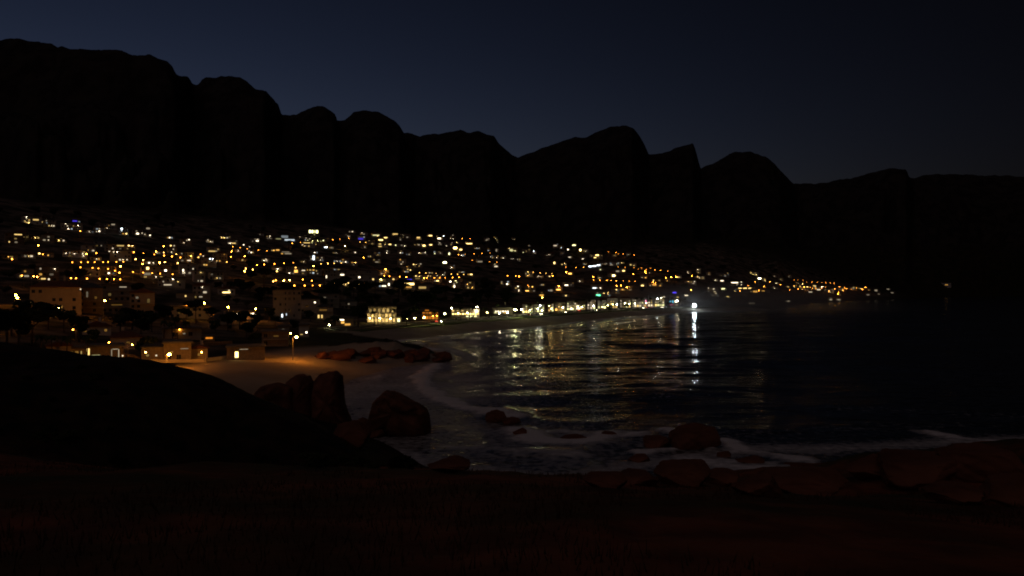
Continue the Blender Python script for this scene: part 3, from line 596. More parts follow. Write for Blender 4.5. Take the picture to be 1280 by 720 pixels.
b = MB(); c44a = off(43.93); c44b = off(44.07)
zz = np.maximum(height(off(43.0)[:, 0], off(43.0)[:, 1]), height(off(45)[:, 0], off(45)[:, 1])) + .13
for i in range(0, len(sv) - 1, 2): b.quad((*c44a[i], zz[i]), (*c44a[i + 1], zz[i + 1]), (*c44b[i + 1], zz[i + 1]), (*c44b[i], zz[i]), M_LINE)
tag(b.build('road_marking'), kind='structure')
w_ = strip('sea_wall', 34.6, 35.1, .75, M_WWALL, 1.2, n=2); tag(w_, 'low pale wall running along the lit beach promenade', 'wall')
def road_at(u, d):
    """index of the road sample seen at a photo column"""
    p = off(d); uu = U0 + F * p[:, 0] / p[:, 1]; return int(np.argmin(np.abs(uu - u) + (p[:, 1] < 300) * 1e4))
def road_pt(u, d):
    i = road_at(u, d); p = off(d)[i]; return Vector((p[0], p[1], H(*p))), math.atan2(TANG[i, 1], TANG[i, 0])

# ------------------------------------------------------------------ promenade lamps
for l in parse(PROM):
    u, v, c, lv = l[:4]; d = 37.2 if rnd.random() < .6 else 51
    P, a = road_pt(u, d); z = EYE + (V0 - v) / F * P.y; hh = max(4.0, min(11, z - P.z))
    put_lamp(u, v, c, lv, round(hh), group='promenade lamps', look='%s promenade lamp' % LNAME[c], where='beach front below %s' % peak(u), P=P, r=.34, em=5 if u in (641, 671) else .8)

# ------------------------------------------------------------------ beach front buildings
def px_house(u0, u1, vb, vt, D, wins, **k):
    """a building from its photo box; wins in photo pixels (u, v, w, h, colour, strength)"""
    uc = (u0 + u1) / 2; P = k.pop('P', None) or ray(uc, vb); sc = F / P.y
    out = []
    for (u, v, w, h, c, s) in wins:
        z = EYE + (V0 - v) / F * P.y - P.z; out.append(((u - uc) / sc, max(z, h / sc / 2 + .1), w / sc, h / sc, c, s))
    Hh = EYE + (V0 - vt) / F * P.y - P.z
    yw = k.pop('yaw', None)
    return house(P, uc, vb, (u1 - u0) / sc, Hh, D, out, yaw=-math.atan2(P.x, P.y) if yw is None else yw, **k)
BF = 'buildings along the beach front'
P, _ = road_pt(475, 58)
vb = V0 + (EYE - P.z) / P.y * F
wins = []
hs = (vb - 385) / 3
for k in range(8): wins.append((459.5 + k * 4.3, vb - hs * .55, 3.2, hs * .62, 'y', .9 + .5 * (k % 2)))
for k in range(8): wins.append((459.5 + k * 4.3, vb - hs * 1.5, 2.6, hs * .6, 'y', [.5, 1.6, .5, .8, .3, 1.1, .9, .4][k]))
for k in range(6): wins.append((461 + k * 5.4, vb - hs * 2.5, 3.2, hs * .66, 'y', [.25, .35, .3, .5, .6, .9][k]))
hotel = px_house(457, 493, vb, 384, 12, wins, P=P, name='hotel', cat='hotel', group=BF, wall=4, roofk='flat', look='three-storey hotel with rows of warm yellow lit arcades behind palms', where='on the beach front', dark=False, storey=3.4)
# arcade columns and verandah slabs of the hotel
sc = F / P.y; Wm = 36 / sc
for k in range(9):
    b = MB(); x = -Wm / 2 + .35 + k * (Wm - .7) / 8; b.box(x - .16, x + .16, -1.9, -1.6, -1, hs / sc * 2 - .1, WALLS[4]); b.build('column', hotel)
for k in (1, 2):
    b = MB(); b.box(-Wm / 2, Wm / 2, -2.0, -.02, hs / sc * k - .08, hs / sc * k + .12, M_RAIL); b.build('verandah_slab', hotel)
put_lamp(474, 404, 'y', 4, 3, name='lamp', group='hotel garden lamps', look='small yellow garden lamp', where='in front of the arcaded hotel', P=Vector((P.x - 1.5, P.y - 4.5, H(P.x - 1.5, P.y - 4.5))), r=.25)
put_lamp(464, 404, 'y', 3, 3, name='lamp', group='hotel garden lamps', look='small yellow garden lamp', where='in front of the arcaded hotel', P=Vector((P.x - 6, P.y - 4, H(P.x - 6, P.y - 4))), r=.25)
put_lamp(488, 404, 'y', 3, 3, name='lamp', group='hotel garden lamps', look='small yellow garden lamp', where='in front of the arcaded hotel', P=Vector((P.x + 5, P.y - 5, H(P.x + 5, P.y - 5))), r=.25)
P, _ = road_pt(499, 58); px_house(494, 506, V0 + (EYE - P.z) / P.y * F, 396, 7, [(497, 403, 3, 4, 'y', 2.5), (502, 402, 3, 4, 'g', 2.5), (500, 398.5, 8, 1.6, 'y', 1)], P=P, name='cafe', cat='cafe', group=BF, wall=4, roofk='flat', look='low lit cafe with yellow and green windows', where='beside the arcaded hotel', dark=False)
P, _ = road_pt(432, 56); px_house(427, 448, V0 + (EYE - P.z) / P.y * F, 398, 6, [(432.5, 399.8, 8, 1.2, 'w', 5), (435, 403, 4, 3, 'a', 1.2), (441, 406, 7, 2.4, 'a', .9)], P=P, name='kiosk', cat='kiosk', group=BF, wall=2, roofk='flat', look='small kiosk with bright canopy and amber counters', where='left end of beach front', dark=False)
P, _ = road_pt(538.5, 57); vb = V0 + (EYE - P.z) / P.y * F
px_house(528, 549, vb, 393, 9, [(530 + 4 * k, vb - 3, 3, 3.4, 'o', [.55, .8, .5, .9, .6][k]) for k in range(5)] + [(530 + 4 * k, vb - 8.2, 3, 3, 'o', [.5, .4, .7, .45, .6][k]) for k in range(5)] + [(534, vb - 12, 5, 1.6, 'o', .4)],  # orange panes stand in for the glow of lamps on the facade
    P=P, name='villa', cat='villa', group=BF, wall=2, roofk='flat', look='two-storey villa glowing orange all over', where='on the beach front', dark=False)
for du in (-8, 0, 8):
    p2, _ = road_pt(538 + du, 52.5); put_lamp(538 + du, 404, 'o', 3, 3, group='villa wall lamps', look='low orange lamp', where='before the orange villa', P=p2, r=.2)
P, _ = road_pt(581, 58); vb = V0 + (EYE - P.z) / P.y * F
px_house(564, 599, vb, vb - 11, 9, [(566.3 + 3.1 * k, vb - 4.6, 2.0, 1.5, 'y', [5, 3, 6, 4, 6, 3, 5, 6, 4, 6, 3][k]) for k in range(11)] + [(566 + 6 * k, vb - 8.6, 3, 1.3, 'y', [2, .6, .9, .4, .5, .4][k]) for k in range(6)] + [(584 + 5 * k, vb - 1.7, 3, 1.4, 'g', 2.) for k in range(3)],
    P=P, name='restaurant', cat='restaurant', group=BF, wall=4, roofk='flat', look='low restaurant with a row of small yellow lights', where='on the beach front', dark=False)
P, _ = road_pt(628, 62); vb = V0 + (EYE - P.z) / P.y * F
px_house(616, 641, vb, 384.5, 9, [(620 + 3.0 * k, 389.2, 1.8, 1.6, 'w', [2.5, 3, 2, 3.5, 3, 3][k]) for k in range(6)] + [(620, vb - 2, 4, 2, 'g', .8), (632, vb - 2, 5, 2, 'y', .7)], P=P, name='guest_house', cat='guest house', group=BF, wall=4, roofk='hip', look='guest house with six pale windows in a row', where='on the beach front', dark=False)
shops = [(654, 668, 'g', 11), (669, 682, 'g', 10), (684, 692, 'y', 10), (693, 706, 'a', 11), (708, 720, 'g', 12), (721, 733, 'w', 11), (734, 745, 'w', 12), (746, 757, 'g', 11), (758, 771, 'y', 13), (774, 788, 'w', 12), (789, 801, 'w', 11), (802, 809, 'w', 11), (810, 819, 'w', 13), (820, 832, 'w', 11), (835, 850, 't', 10)]
for i, (a, e, c, hp) in enumerate(shops):
    P, _ = road_pt((a + e) / 2, 57); sc = F / P.y; vb = V0 + (EYE - P.z) / P.y * F; n = int((e - a) / 3); ws = []
    for k in range(n):
        u = a + (k + .5) * (e - a) / n; ws.append((u, vb - 2.1, 2.2, 2.4, rnd.choice([c, c, 'w', 'y', 'g']), rnd.choice([1.5, 3, 5, 8, .8])))
        if rnd.random() < .8: ws.append((u, vb - 5.6, 1.5, 1.5, rnd.choice([c, 'w', 'y', 'g']), rnd.choice([1, 2.5, 5])))
        if rnd.random() < .5: ws.append((u, vb - 8.6, 1.3, 1.4, rnd.choice([c, 'y', 'w', 'y']), rnd.choice([.8, 2, 4])))
    if i == 11: ws.append((805.5, vb - 5.5, 3, 2.5, 'p', 5)) if False else ws.insert(0, (809.0 - .8, vb - 7.2, 1.6, 3.6, 'p', 4.))
    if i == 14: ws = [(838.5, vb - 5.6, 1.4, 2.4, 't', 4), (841.5, vb - 6, 1.2, 2.8, 't', 5), (845.5, vb - 6.2, 3, 2.4, 'w', 14), (840, vb - 2.2, 4, 1.6, 'p', 1.2), (846, vb - 2, 3, 1.6, 'w', 1)]
    if i == 3: ws += [(692.5 + 3.2 * k + 2, vb - .9, 2.4, 1.2, 'a', 6) for k in range(4)]
    keep = []
    for q in ws:
        if not any(abs(q[0] - k_[0]) < (q[2] + k_[2]) / 2 + .1 and abs(q[1] - k_[1]) < (q[3] + k_[3]) / 2 + .1 for k_ in keep): keep.append(q)
    keep = [(*q[:5], q[5] * .32) for q in keep]
    px_house(a, e, vb, vb - hp, 8, keep, P=P, name='shop', cat='shop', group=BF, roofk=rnd.choice(['flat', 'flat', 'hip']), look='shop with %s lit front' % {'g': 'greenish', 'y': 'yellow', 'a': 'amber', 'w': 'white', 't': 'turquoise'}[c], where='on the beach front below %s' % peak((a + e) / 2), dark=False, storey=3.2)
# low wide pavilion with the blue lamp
pv = px_house(812, 866, 375, 367, 10, [(857.5, 369.3, 4, 1.2, 'w', 2.5), (830, 371, 3, 1.2, 'w', 1.0), (847, 371.5, 3, 1.2, 'y', .8)], name='pavilion', cat='pavilion', group=BF, wall=1, roofk='flat', look='long low flat pavilion with a blue rooftop light', where='beyond the last shops', dark=False)
zt = max(o.dimensions.z + o.location.z for o in pv.children if o.name.startswith('wall')); sc = F / pv.location.y
hp_ = EYE + (V0 - 367) / F * pv.location.y - pv.location.z
b = MB(); b.box(4 / sc - 2.2, 4 / sc + 2.2, -.2, .2, hp_ + .56, hp_ + 2.0, emat('b', 2.2)); b.box(4 / sc - .1, 4 / sc + .1, .21, .4, hp_ + .3, hp_ + 2.2, M_METAL); b.build('sign_light', pv)
# floodlight mast on the sand
P, _ = road_pt(867.5, 24); fl_P = P.copy()
t = thing('floodlight_mast', P, -math.atan2(P.x, P.y)); tag(t, 'tall floodlight mast with blazing white head at the end of the beach', 'floodlight')
zt = EYE + (V0 - 381) / F * P.y - P.z
b = MB(); b.tube((0, 0, -1), (0, 0, zt + 1), .22, .12, M_METAL); b.build('mast', t)
b = MB(); b.box(-1.6, 1.6, -.1, .1, zt - .9, zt - .75, M_METAL); b.build('crossbar', t)
for x, z in ((-.8, 0), (.8, 0), (-.8, -1.5), (.8, -1.5)):
    b = MB(); b.box(x - .75, x + .75, -.25, .35, zt + z - .6, zt + z + .65, M_DARKM); h_ = b.build('lamp_head', t)
    b = MB(); b.quad((x - .65, -.27, zt + z - .5), (x + .65, -.27, zt + z - .5), (x + .65, -.27, zt + z + .55), (x - .65, -.27, zt + z + .55), emat('c', 220)); b.build('lamp_glass', h_)

# sea spray hanging over the far end of the beach
b = MB(); P = fl_P; b.box(-240, 300, -150, 330, -1.2, 46, M_GLASS); o = b.build('mist'); o.location = (P.x + 10, P.y, 0); o.data.materials.clear(); tag(o, kind='stuff')
m = bpy.data.materials.new('mist'); m.use_nodes = True; N = m.node_tree.nodes; N.remove(N['Principled BSDF']); pv_ = N.new('ShaderNodeVolumePrincipled'); tc = N.new('ShaderNodeTexCoord'); mp_ = N.new('ShaderNodeMapping'); mp_.inputs['Scale'].default_value = (1 / 270, 1 / 240, 1 / 44); mp_.inputs['Location'].default_value = (-30 / 270, -90 / 240, 0)
L = m.node_tree.links; L.new(tc.outputs['Object'], mp_.inputs['Vector']); ln_ = N.new('ShaderNodeVectorMath'); ln_.operation = 'LENGTH'; L.new(mp_.outputs[0], ln_.inputs[0])
mr_ = N.new('ShaderNodeMapRange'); mr_.interpolation_type = 'SMOOTHSTEP'; mr_.inputs[1].default_value = .15; mr_.inputs[2].default_value = 1.0; mr_.inputs[3].default_value = .0065; mr_.inputs[4].default_value = 0; L.new(ln_.outputs['Value'], mr_.inputs[0]); L.new(mr_.outputs[0], pv_.inputs['Density'])
pv_.inputs['Color'].default_value = (.9, .92, .93, 1)
m.node_tree.links.new(pv_.outputs[0], N['Material Output'].inputs['Volume']); o.data.materials.append(m)

# ------------------------------------------------------------------ single buildings on the slope and around the cove
GS = 'houses on the hillside above the beach'
px_house(342, 376, 398, 363, 11, [(353, 394.5, 1.6, 4, 'c', 3), (358, 393, 1, 2.6, 'c', .9)], name='apartment_tower', cat='apartment block', group=GS, wall=1, roofk='flat', look='unlit grey apartment block standing tall above the cove', where='two white lights at its foot', storey=3.0)
tw = [o for o in C.objects if o.name.startswith('apartment_tower')][0]; sc = F / tw.location.y
for k in range(6):
    b = MB(); x = -16.2 / sc + k * 32.4 / sc / 5; b.box(x - .22, x + .22, -.55, -.003, -1, 34.5 / sc, WALLS[1]); b.build('pilaster', tw)
ap = px_house(407, 472, 357.5, 338, 12, [(411.5 + k * 3.45, 355.2 - k * .06 + [0, .4, -.5, .2, .6, -.2, .5, 0, -.4, .3, .2, .6][k], 1.7, 2.6, 'y', [2, 4, 3, 1.5, 6, 5, 3, 7, 6, 4, 5, 4][k]) for k in range(12)] + [(457.5, 355.5, 5, 4, 'o', .9), (428, 343.5, 4.5, 1.6, 'w', 3), (449, 346.5, 2.2, 1.8, 'w', 4), (407 + 1.8, 346, 1.4, 3.4, 'w', 2), (466, 349, 2, 2, 'y', 1.5)],
    name='apartment_block', cat='apartment block', group=GS, wall=1, roofk='flat', look='long grey apartment block with yellow arched arcade', where='lower slope', storey=3.0)
px_house(500, 519, 361, 347.5, 9, [(508, 350, 13, 2.2, 'b', .9), (511, 355, 13, 2.6, 'y', 4.5), (509, 359, 11, 2, 'a', .6)], name='house', group=GS, wall=0, roofk='flat', look='house with a violet strip above a bright yellow terrace', where='lower slope', dark=False)
px_house(479, 498, 352.5, 345.5, 8, [(486, 349, 14, 1.7, 'y', 1.4)], name='house', group=GS, wall=4, roofk='flat', look='low house with one long yellow window band', where='lower slope', dark=False)
px_house(521, 541, 363, 355, 8, [(528, 359.5, 9, 2.6, 'y', .5)], name='house', group=GS, wall=2, roofk='flat', look='low house with a dim yellow wall of glass', where='lower slope', dark=False)
px_house(290, 318, 399, 389.5, 8, [(291.5 + 2.7 * k, 392.5 - .05 * k, 1.5, 1.2, 'w', [8, 5, 9, 4, 8, 9, 6, 9, 5, 8][k]) for k in range(10)], name='house', group=GS, wall=0, roofk='flat', look='low house with a string of ten small bright lights', where='between two orange street lamps', dark=False)
px_house(376, 400, 391, 374.5, 9, [(393.5, 378, 1.8, 1.8, 'w', 4)], name='house', group=GS, wall=0, roofk='flat', look='pale two-storey house with one bright upper window', where='right of the grey tower')
px_house(398, 424, 384, 368, 9, [(406, 372, 3, 1.5, 'w', .25)], name='house', group=GS, wall=1, roofk='flat', look='dim grey flat-roofed house', where='up the slope behind the grey tower')
px_house(396, 416, 400, 384, 8, [(398.5, 395.5, 2, 4, 'y', 1.3), (402.5, 395.5, 2, 4, 'y', 1.0), (404, 387.5, 9, 2, 'a', .15)], name='house', group=GS, wall=4, roofk='hip', look='cream hip-roofed house with two tall arched lit windows', where='behind the green lit shrubs', dark=False)
px_house(426, 446, 386, 377, 8, [(436, 380, 2, 1.5, 'w', .3)], name='house', group=GS, wall=1, roofk='gable', look='small dim gabled house', where='behind the kiosk')
GC = 'houses around the small cove'
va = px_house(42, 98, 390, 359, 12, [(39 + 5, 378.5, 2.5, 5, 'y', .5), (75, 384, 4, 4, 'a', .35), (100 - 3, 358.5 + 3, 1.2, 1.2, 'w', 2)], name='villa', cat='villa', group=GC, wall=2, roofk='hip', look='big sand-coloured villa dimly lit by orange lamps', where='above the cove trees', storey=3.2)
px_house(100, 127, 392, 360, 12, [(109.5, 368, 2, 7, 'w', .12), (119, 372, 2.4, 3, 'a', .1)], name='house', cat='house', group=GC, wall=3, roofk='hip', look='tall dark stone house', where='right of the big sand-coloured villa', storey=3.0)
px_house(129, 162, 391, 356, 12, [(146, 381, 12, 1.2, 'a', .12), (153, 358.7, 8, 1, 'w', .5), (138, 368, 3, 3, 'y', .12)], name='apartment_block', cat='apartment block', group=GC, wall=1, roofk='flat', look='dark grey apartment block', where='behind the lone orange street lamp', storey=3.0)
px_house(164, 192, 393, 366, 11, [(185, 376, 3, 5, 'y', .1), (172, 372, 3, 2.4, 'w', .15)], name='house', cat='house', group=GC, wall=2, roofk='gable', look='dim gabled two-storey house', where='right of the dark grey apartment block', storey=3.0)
px_house(105, 137, 419, 408.3, 7, [(108, 413, 3, 3, 'a', .25), (120, 414, 6, 2.4, 'a', .22), (131, 413, 3, 3, 'a', .2)], name='house', group=GC, wall=0, roofk='gable', look='pale house with a small penthouse lit orange', where='under the lone street lamp', dark=False)
ph = [o for o in C.objects if o.name.startswith('house')][-1]; sc = F / ph.location.y
b = MB(); b.box(-8 / sc, 9 / sc, 2.0, 5.5, 10.7 / sc, 15 / sc, WALLS[0]); q = b.build('penthouse', ph)
for k in range(4): o = link('window', window_mesh(2.6 / sc, 1.9 / sc, emat('o', .6), 2), q); o.location = ((-5.5 + 4 * k) / sc, 1.985, 13 / sc)
b = MB(); b.box(-9.5 / sc, 10.5 / sc, 1.6, 5.9, 15.05 / sc, 15.7 / sc, M_RAIL); b.build('penthouse_roof', q)
px_house(60, 87, 449, 433, 8, [(74, 443, 15, 8, 'y', .35), (71, 438.6, 8, 1, 'y', 4), (76, 440.6, 2.6, 1.6, 'y', 6)], name='garage', cat='garage', group=GC, wall=4, roofk='gable', look='gabled garage with glowing cream front', where='behind palms beside the dark mound', dark=False)  # wide glowing pane stands in for the lit garage wall
px_house(88, 104, 449, 436, 7, [(90, 443, 4, 8, 'a', .25), (96, 443, 4, 8, 'a', .22), (101, 443, 1.2, 8, 'y', .4)], name='house', group=GC, wall=2, roofk='flat', look='low house with amber doors between dark posts', where='between the garage and the carport', dark=False)
px_house(106, 152, 449, 433.5, 8, [(112.5, 441, 3.4, 12, 'y', 1.6), (121, 444.5, 9, 2.6, 'g', .45), (138.5, 442, 1, 10, 'w', .3), (146.5, 442, 1, 10, 'w', .5), (142.5, 436.8, 7, .9, 'w', .35), (157 - 6, 445.5, 1.6, 1.6, 'w', 2)], name='carport', cat='carport', group=GC, wall=3, roofk='flat', look='long carport with white frame and green-lit bays', where='behind the dark mound', dark=False)
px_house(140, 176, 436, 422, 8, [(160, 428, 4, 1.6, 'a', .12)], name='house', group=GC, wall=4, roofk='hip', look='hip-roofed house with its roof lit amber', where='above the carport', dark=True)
px_house(178, 203, 452, 434, 8, [(195, 444.5, 1.6, 1.6, 'w', 1), (185, 444, 3, 2.4, 'y', .25)], name='house', cat='house', group=GC, wall=3, roofk='hip', look='low hip-roofed stone house', where='left of the glaring low lamp', storey=3.0)
cl = px_house(206, 238, 452, 429, 10, [(230, 436, 9, 1, 'w', .25), (215, 440, 3, 2.4, 'a', .3)], name='clubhouse', cat='clubhouse', group=GC, wall=3, roofk='flat', look='terraced flat-roofed clubhouse', where='right of the glaring low lamp', storey=3.0)
px_house(240, 259, 450, 436, 7, [(249, 443, 2.4, 3, 'a', .2)], name='house', cat='house', group=GC, wall=4, roofk='gable', look='small cream gabled house', where='between the clubhouse and the boathouse', storey=3.0)
put_lamp(208.5, 443, 'o', 4, 3.4, group='cove lamps', look='low glaring orange lamp', where='at the corner of the clubhouse', r=.32, em=2)
px_house(256, 268, 426, 420.5, 5, [(261.5, 422.5, 8, 2, 'o', .8)], name='hut', cat='hut', group=GC, wall=2, roofk='flat', look='small hut with orange glowing panel', where='on the terraces above the cove sand', dark=False)  # glowing pane stands in for a lamplit patch of roof
px_house(285, 330, 450, 434, 8, [(296.5, 443, 3.6, 7, 'y', 5), (305, 436.5, 10, .9, 'w', .3)], name='boathouse', cat='boathouse', group=GC, wall=3, roofk='flat', look='dark boathouse with one brightly lit doorway', where='at the back of the cove sand', dark=False)
px_house(328, 360, 433, 415, 9, [(345, 420, 6, 1.5, 'a', .1)], name='house', group=GC, wall=3, roofk='flat', look='dark flat-roofed house beside the orange lit passage', where='on the rocky point')
px_house(348, 361, 416, 408, 6, [(354, 412, 3, 2, 'w', .15)], name='house', group=GC, wall=0, roofk='flat', look='small white house block', where='on the rocky point left of a dark tree', dark=False)
px_house(374, 386, 421, 406, 6, [(383, 415.5, 1.6, 1.6, 'w', 9), (377, 418, 3, 1, 'y', .6)], name='house', group=GC, wall=0, roofk='flat', look='narrow white house with a bright corner lamp', where='on the rocky point', dark=False)
put_lamp(366, 421.5, 'o', 4, 7.0, group='cove lamps', look='blazing orange lamp', where='on rocky point above the sand', r=.36, em=1.3)
put_lamp(361.5, 416.5, 'a', 3, 3.6, group='cove lamps', look='tiny amber lamp', where='behind the blazing lamp on the rocky point', r=.2)
px_house(205, 250, 424, 411, 9, [(230, 417, 3, 1.4, 'w', .2)], name='house', group=GC, wall=1, roofk='flat', look='dim grey house with unlit windows', where='among palms behind the clubhouse')
px_house(262, 290, 412, 399, 9, [(268, 404, 3, 1.6, 'a', .2)], name='house', group=GC, wall=2, roofk='hip', look='dim hip-roofed house', where='below the row of three orange lamps')
px_house(214, 262, 398, 383, 9, [(226, 391, 3, 1.4, 'a', .15)], name='house', group=GC, wall=2, roofk='flat', look='wide sand-coloured house front', where='behind the row of three orange lamps')
px_house(1176, 1188, 358.2, 353.5, 10, [(1183, 356, 3.2, .7, 'a', .7), (1177.5, 356, 1.6, .6, 'r', .2)], name='house', group='houses on the hillside above the beach', wall=0, roofk='flat', look='solitary far house with one dim lit window', where='out on the dark coast', dark=False)
for u, v, c, lv in ((86, 374, 'o', 2), (50, 384, 'o', 2), (70, 385, 'a', 2), (268, 396, 'o', 2), (240, 392, 'a', 2), (30, 399, 'o', 1), (160, 431, 'o', 2), (135, 428, 'o', 1), (318, 431, 'o', 2), (256, 440, 'o', 2), (182, 440, 'a', 1), (8, 404, 'o', 2), (222, 412, 'o', 1), (95, 412, 'o', 1)):  # small lamps added to light the cove walls and trees
    put_lamp(u, v, c, lv, 3.2, group='fill lamps around the cove houses', look='small dim %s fill lamp' % LNAME[c], where='among the cove houses and trees', r=.17, em=2.5)
# retaining wall of the hillside road
def wall_line(u0, v0, u1, v1, hh, m_, name, lab, th=.25):
    Pa = ray(u0, v0); Pb = ray(u1, v1); b = MB(); n = 24
    for i in range(n):
        p = Pa.lerp(Pb, i / n); q = Pa.lerp(Pb, (i + 1) / n); zb = min(H(p.x, p.y), H(q.x, q.y)); dv = (q - p); dv.z = 0; nn = Vector((-dv.y, dv.x, 0)).normalized() * th
        pts = [(p.x - nn.x, p.y - nn.y), (q.x - nn.x, q.y - nn.y), (q.x + nn.x, q.y + nn.y), (p.x + nn.x, p.y + nn.y)]
        z0, z1 = zb - 1.5, H(p.x, p.y) + hh; z2 = H(q.x, q.y) + hh
        A = [(x, y, z0) for x, y in pts]; T = [(pts[0][0], pts[0][1], z1), (pts[1][0], pts[1][1], z2), (pts[2][0], pts[2][1], z2), (pts[3][0], pts[3][1], z1)]
        b.quad(A[0], A[1], T[1], T[0], m_); b.quad(A[2], A[3], T[3], T[2], m_); b.quad(T[0], T[1], T[2], T[3], m_)
    tag(b.build(name), lab, 'wall')
wall_line(339, 353, 404, 357, 2.2, WALLS[2], 'retaining_wall', 'long sand-coloured retaining wall lit orange by lamps')
wall_line(176, 454, 258, 453, .9, WALLS[4], 'terrace_wall', 'low cream wall at the back of the cove sand before the clubhouse')
wall_line(258, 452, 296, 447.5, 1.0, WALLS[0], 'terrace_wall', 'low white wall between the clubhouse and the boathouse')
wall_line(150, 408, 186, 407, 1.4, WALLS[2], 'retaining_wall', 'road wall behind the trees right of the penthouse house')
wall_line(0, 386, 42, 385, 1.6, WALLS[4], 'retaining_wall', 'pale road wall under the pair of orange lamps')
wall_line(225, 433, 290, 430, 1.2, WALLS[3], 'terrace_wall', 'stone terrace wall above the boathouse')
wall_line(262, 396, 330, 395, 1.3, WALLS[2], 'terrace_wall', 'wall under the row of small bright lights')

# ------------------------------------------------------------------ cars on the beach road
M_CAR = [mat('car_paint_white', (.65, .65, .65), .25, .5), mat('car_paint_grey', (.18, .18, .19), .25, .5), mat('car_paint_red', (.30, .03, .02), .25, .5), mat('car_paint_black', (.02, .02, .025), .2, .5), mat('car_paint_blue', (.03, .06, .2), .25, .5)]
CARN = ['white', 'grey', 'red', 'black', 'blue']
M_TYRE = mat('tyre', (.02, .02, .02), .9)
def car_proto(ci, lit):
    t = thing('parked_car'); tag(t, None, 'car', 'cars along the beach road')
    me_ = MB(); m_ = M_CAR[ci]
    prof = [(-2.15, .32), (2.15, .32), (2.2, .6), (2.05, .82), (1.05, .92), (.35, 1.42), (-1.15, 1.45), (-1.85, .98), (-2.2, .9)]
    n = len(prof)
    for s_, yv in ((-1, -.85), (1, .85)):
        pts = [(x, yv * (1 if z < 1 else .82), z) for x, z in prof]; me_.poly(pts if s_ < 0 else pts[::-1], m_)
    for i in range(n):
        (x, z), (x2, z2) = prof[i], prof[(i + 1) % n]; f1 = .85 * (1 if z < 1 else .82); f2 = .85 * (1 if z2 < 1 else .82)
        me_.quad((x, -f1, z), (x, f1, z), (x2, f2, z2), (x2, -f2, z2), m_)
    me_.build('body', t)
    for s_ in (-1, 1):
        b = MB(); y = .80 * s_; pts = [(.78, y + .035 * s_, .97), (.27, y - .08 * s_, 1.36), (-1.05, y - .08 * s_, 1.38), (-1.6, y + .035 * s_, 1.0)]
        b.poly(pts[::-1] if s_ < 0 else pts, M_GLASS); b.build('side_window', t)
    for x in (-1.35, 1.35):
        for y in (-.78, .78):
            b = MB(); b.tube((x, y - .11, .32), (x, y + .11, .32), .32, .32, M_TYRE, 12); wh = b.build('wheel', t)
            b = MB(); b.tube((x, y - .13, .32), (x, y + .13, .32), .18, .18, M_METAL, 8); b.build('rim', wh)
    for y in (-.6, .6):
        b = MB(); b.box(2.12, 2.22, y - .17, y + .17, .62, .78, emat('w', 60) if lit else M_RAIL); b.build('headlight', t)
        b = MB(); b.box(-2.24, -2.14, y - .17, y + .17, .68, .84, emat('r', 9) if lit else M_CAR[2]); b.build('tail_light', t)
    return t
cp = {}
cars = [(550.5, 0, 1, 41, 0), (573, 1, 0, 47.5, 0), (588, 0, 0, 47.5, 0), (612, 3, 0, 47.5, 0), (633, 1, 0, 47.5, 0), (650, 0, 0, 40.5, 0), (664, 2, 0, 40.5, 0), (672, 1, 0, 40.5, 0), (679, 1, 1, 42, 1), (689, 3, 0, 40.5, 0), (699, 0, 0, 40.5, 0), (708, 1, 1, 42, 1), (717, 0, 0, 40.5, 0), (726, 2, 1, 46, 0),
    (732, 1, 0, 40.5, 0), (739, 0, 0, 40.5, 0), (747, 3, 1, 42, 1), (754, 0, 0, 40.5, 0), (773, 0, 0, 40.5, 0), (778, 1, 0, 40.5, 0), (791, 0, 0, 40.5, 0), (800, 1, 0, 40.5, 0), (805, 0, 1, 42, 1), (811, 2, 1, 46, 0), (816, 3, 1, 46, 0), (822, 0, 0, 40.5, 0), (828, 0, 1, 42, 1), (833, 1, 0, 40.5, 0), (839, 0, 0, 40.5, 0)]
for u, ci, lit, d, flip in cars:
    k = (ci, lit)
    if k not in cp: cp[k] = car_proto(ci, lit); t = cp[k]
    else: t = copy_tree(cp[k])
    P, a = road_pt(u, d); t.location = (P.x, P.y, max(P.z, H(*off(d)[road_at(u, d)])) + .12); t.rotation_euler = (0, 0, a + PI * flip)
    want(t, '%s car with %s on the beach road' % (CARN[ci], 'headlights on' if lit else 'lights off'), u, 0, 'below %s' % peak(u))

# ------------------------------------------------------------------ trees
def leaf_cloud(seed, n, rx, rz, zc, size, m, clumps=9, taper=0):
    r = random.Random(seed); v = []; f = []
    cs = []
    for i in range(clumps):
        th = r.uniform(0, 2 * PI); q = r.uniform(.15, .75); zz_ = r.uniform(-.7, .75)
        cs.append((q * rx * math.cos(th), q * rx * math.sin(th), zc + zz_ * rz * .8, r.uniform(.32, .55) * rx))
    for i in range(n):
        c = cs[i % clumps]; d = Vector((r.gauss(0, 1), r.gauss(0, 1), r.gauss(0, 1))).normalized() * c[3] * r.uniform(.6, 1.05)
        p = Vector(c[:3]) + Vector((d.x, d.y, d.z * .7 * rz / rx if rz < rx else d.z * .8)); s = size * r.uniform(.6, 1.3)
        a = Vector((r.gauss(0, 1), r.gauss(0, 1), r.gauss(0, 1))).normalized(); bb = a.orthogonal().normalized(); k = len(v)
        v += [tuple(p - a * s), tuple(p - bb * s * .5), tuple(p + a * s), tuple(p + bb * s * .5)]; f.append((k, k + 1, k + 2, k + 3))
    me = bpy.data.meshes.new('crown'); me.from_pydata(v, [], f); me.materials.append(m); me.update(); return me
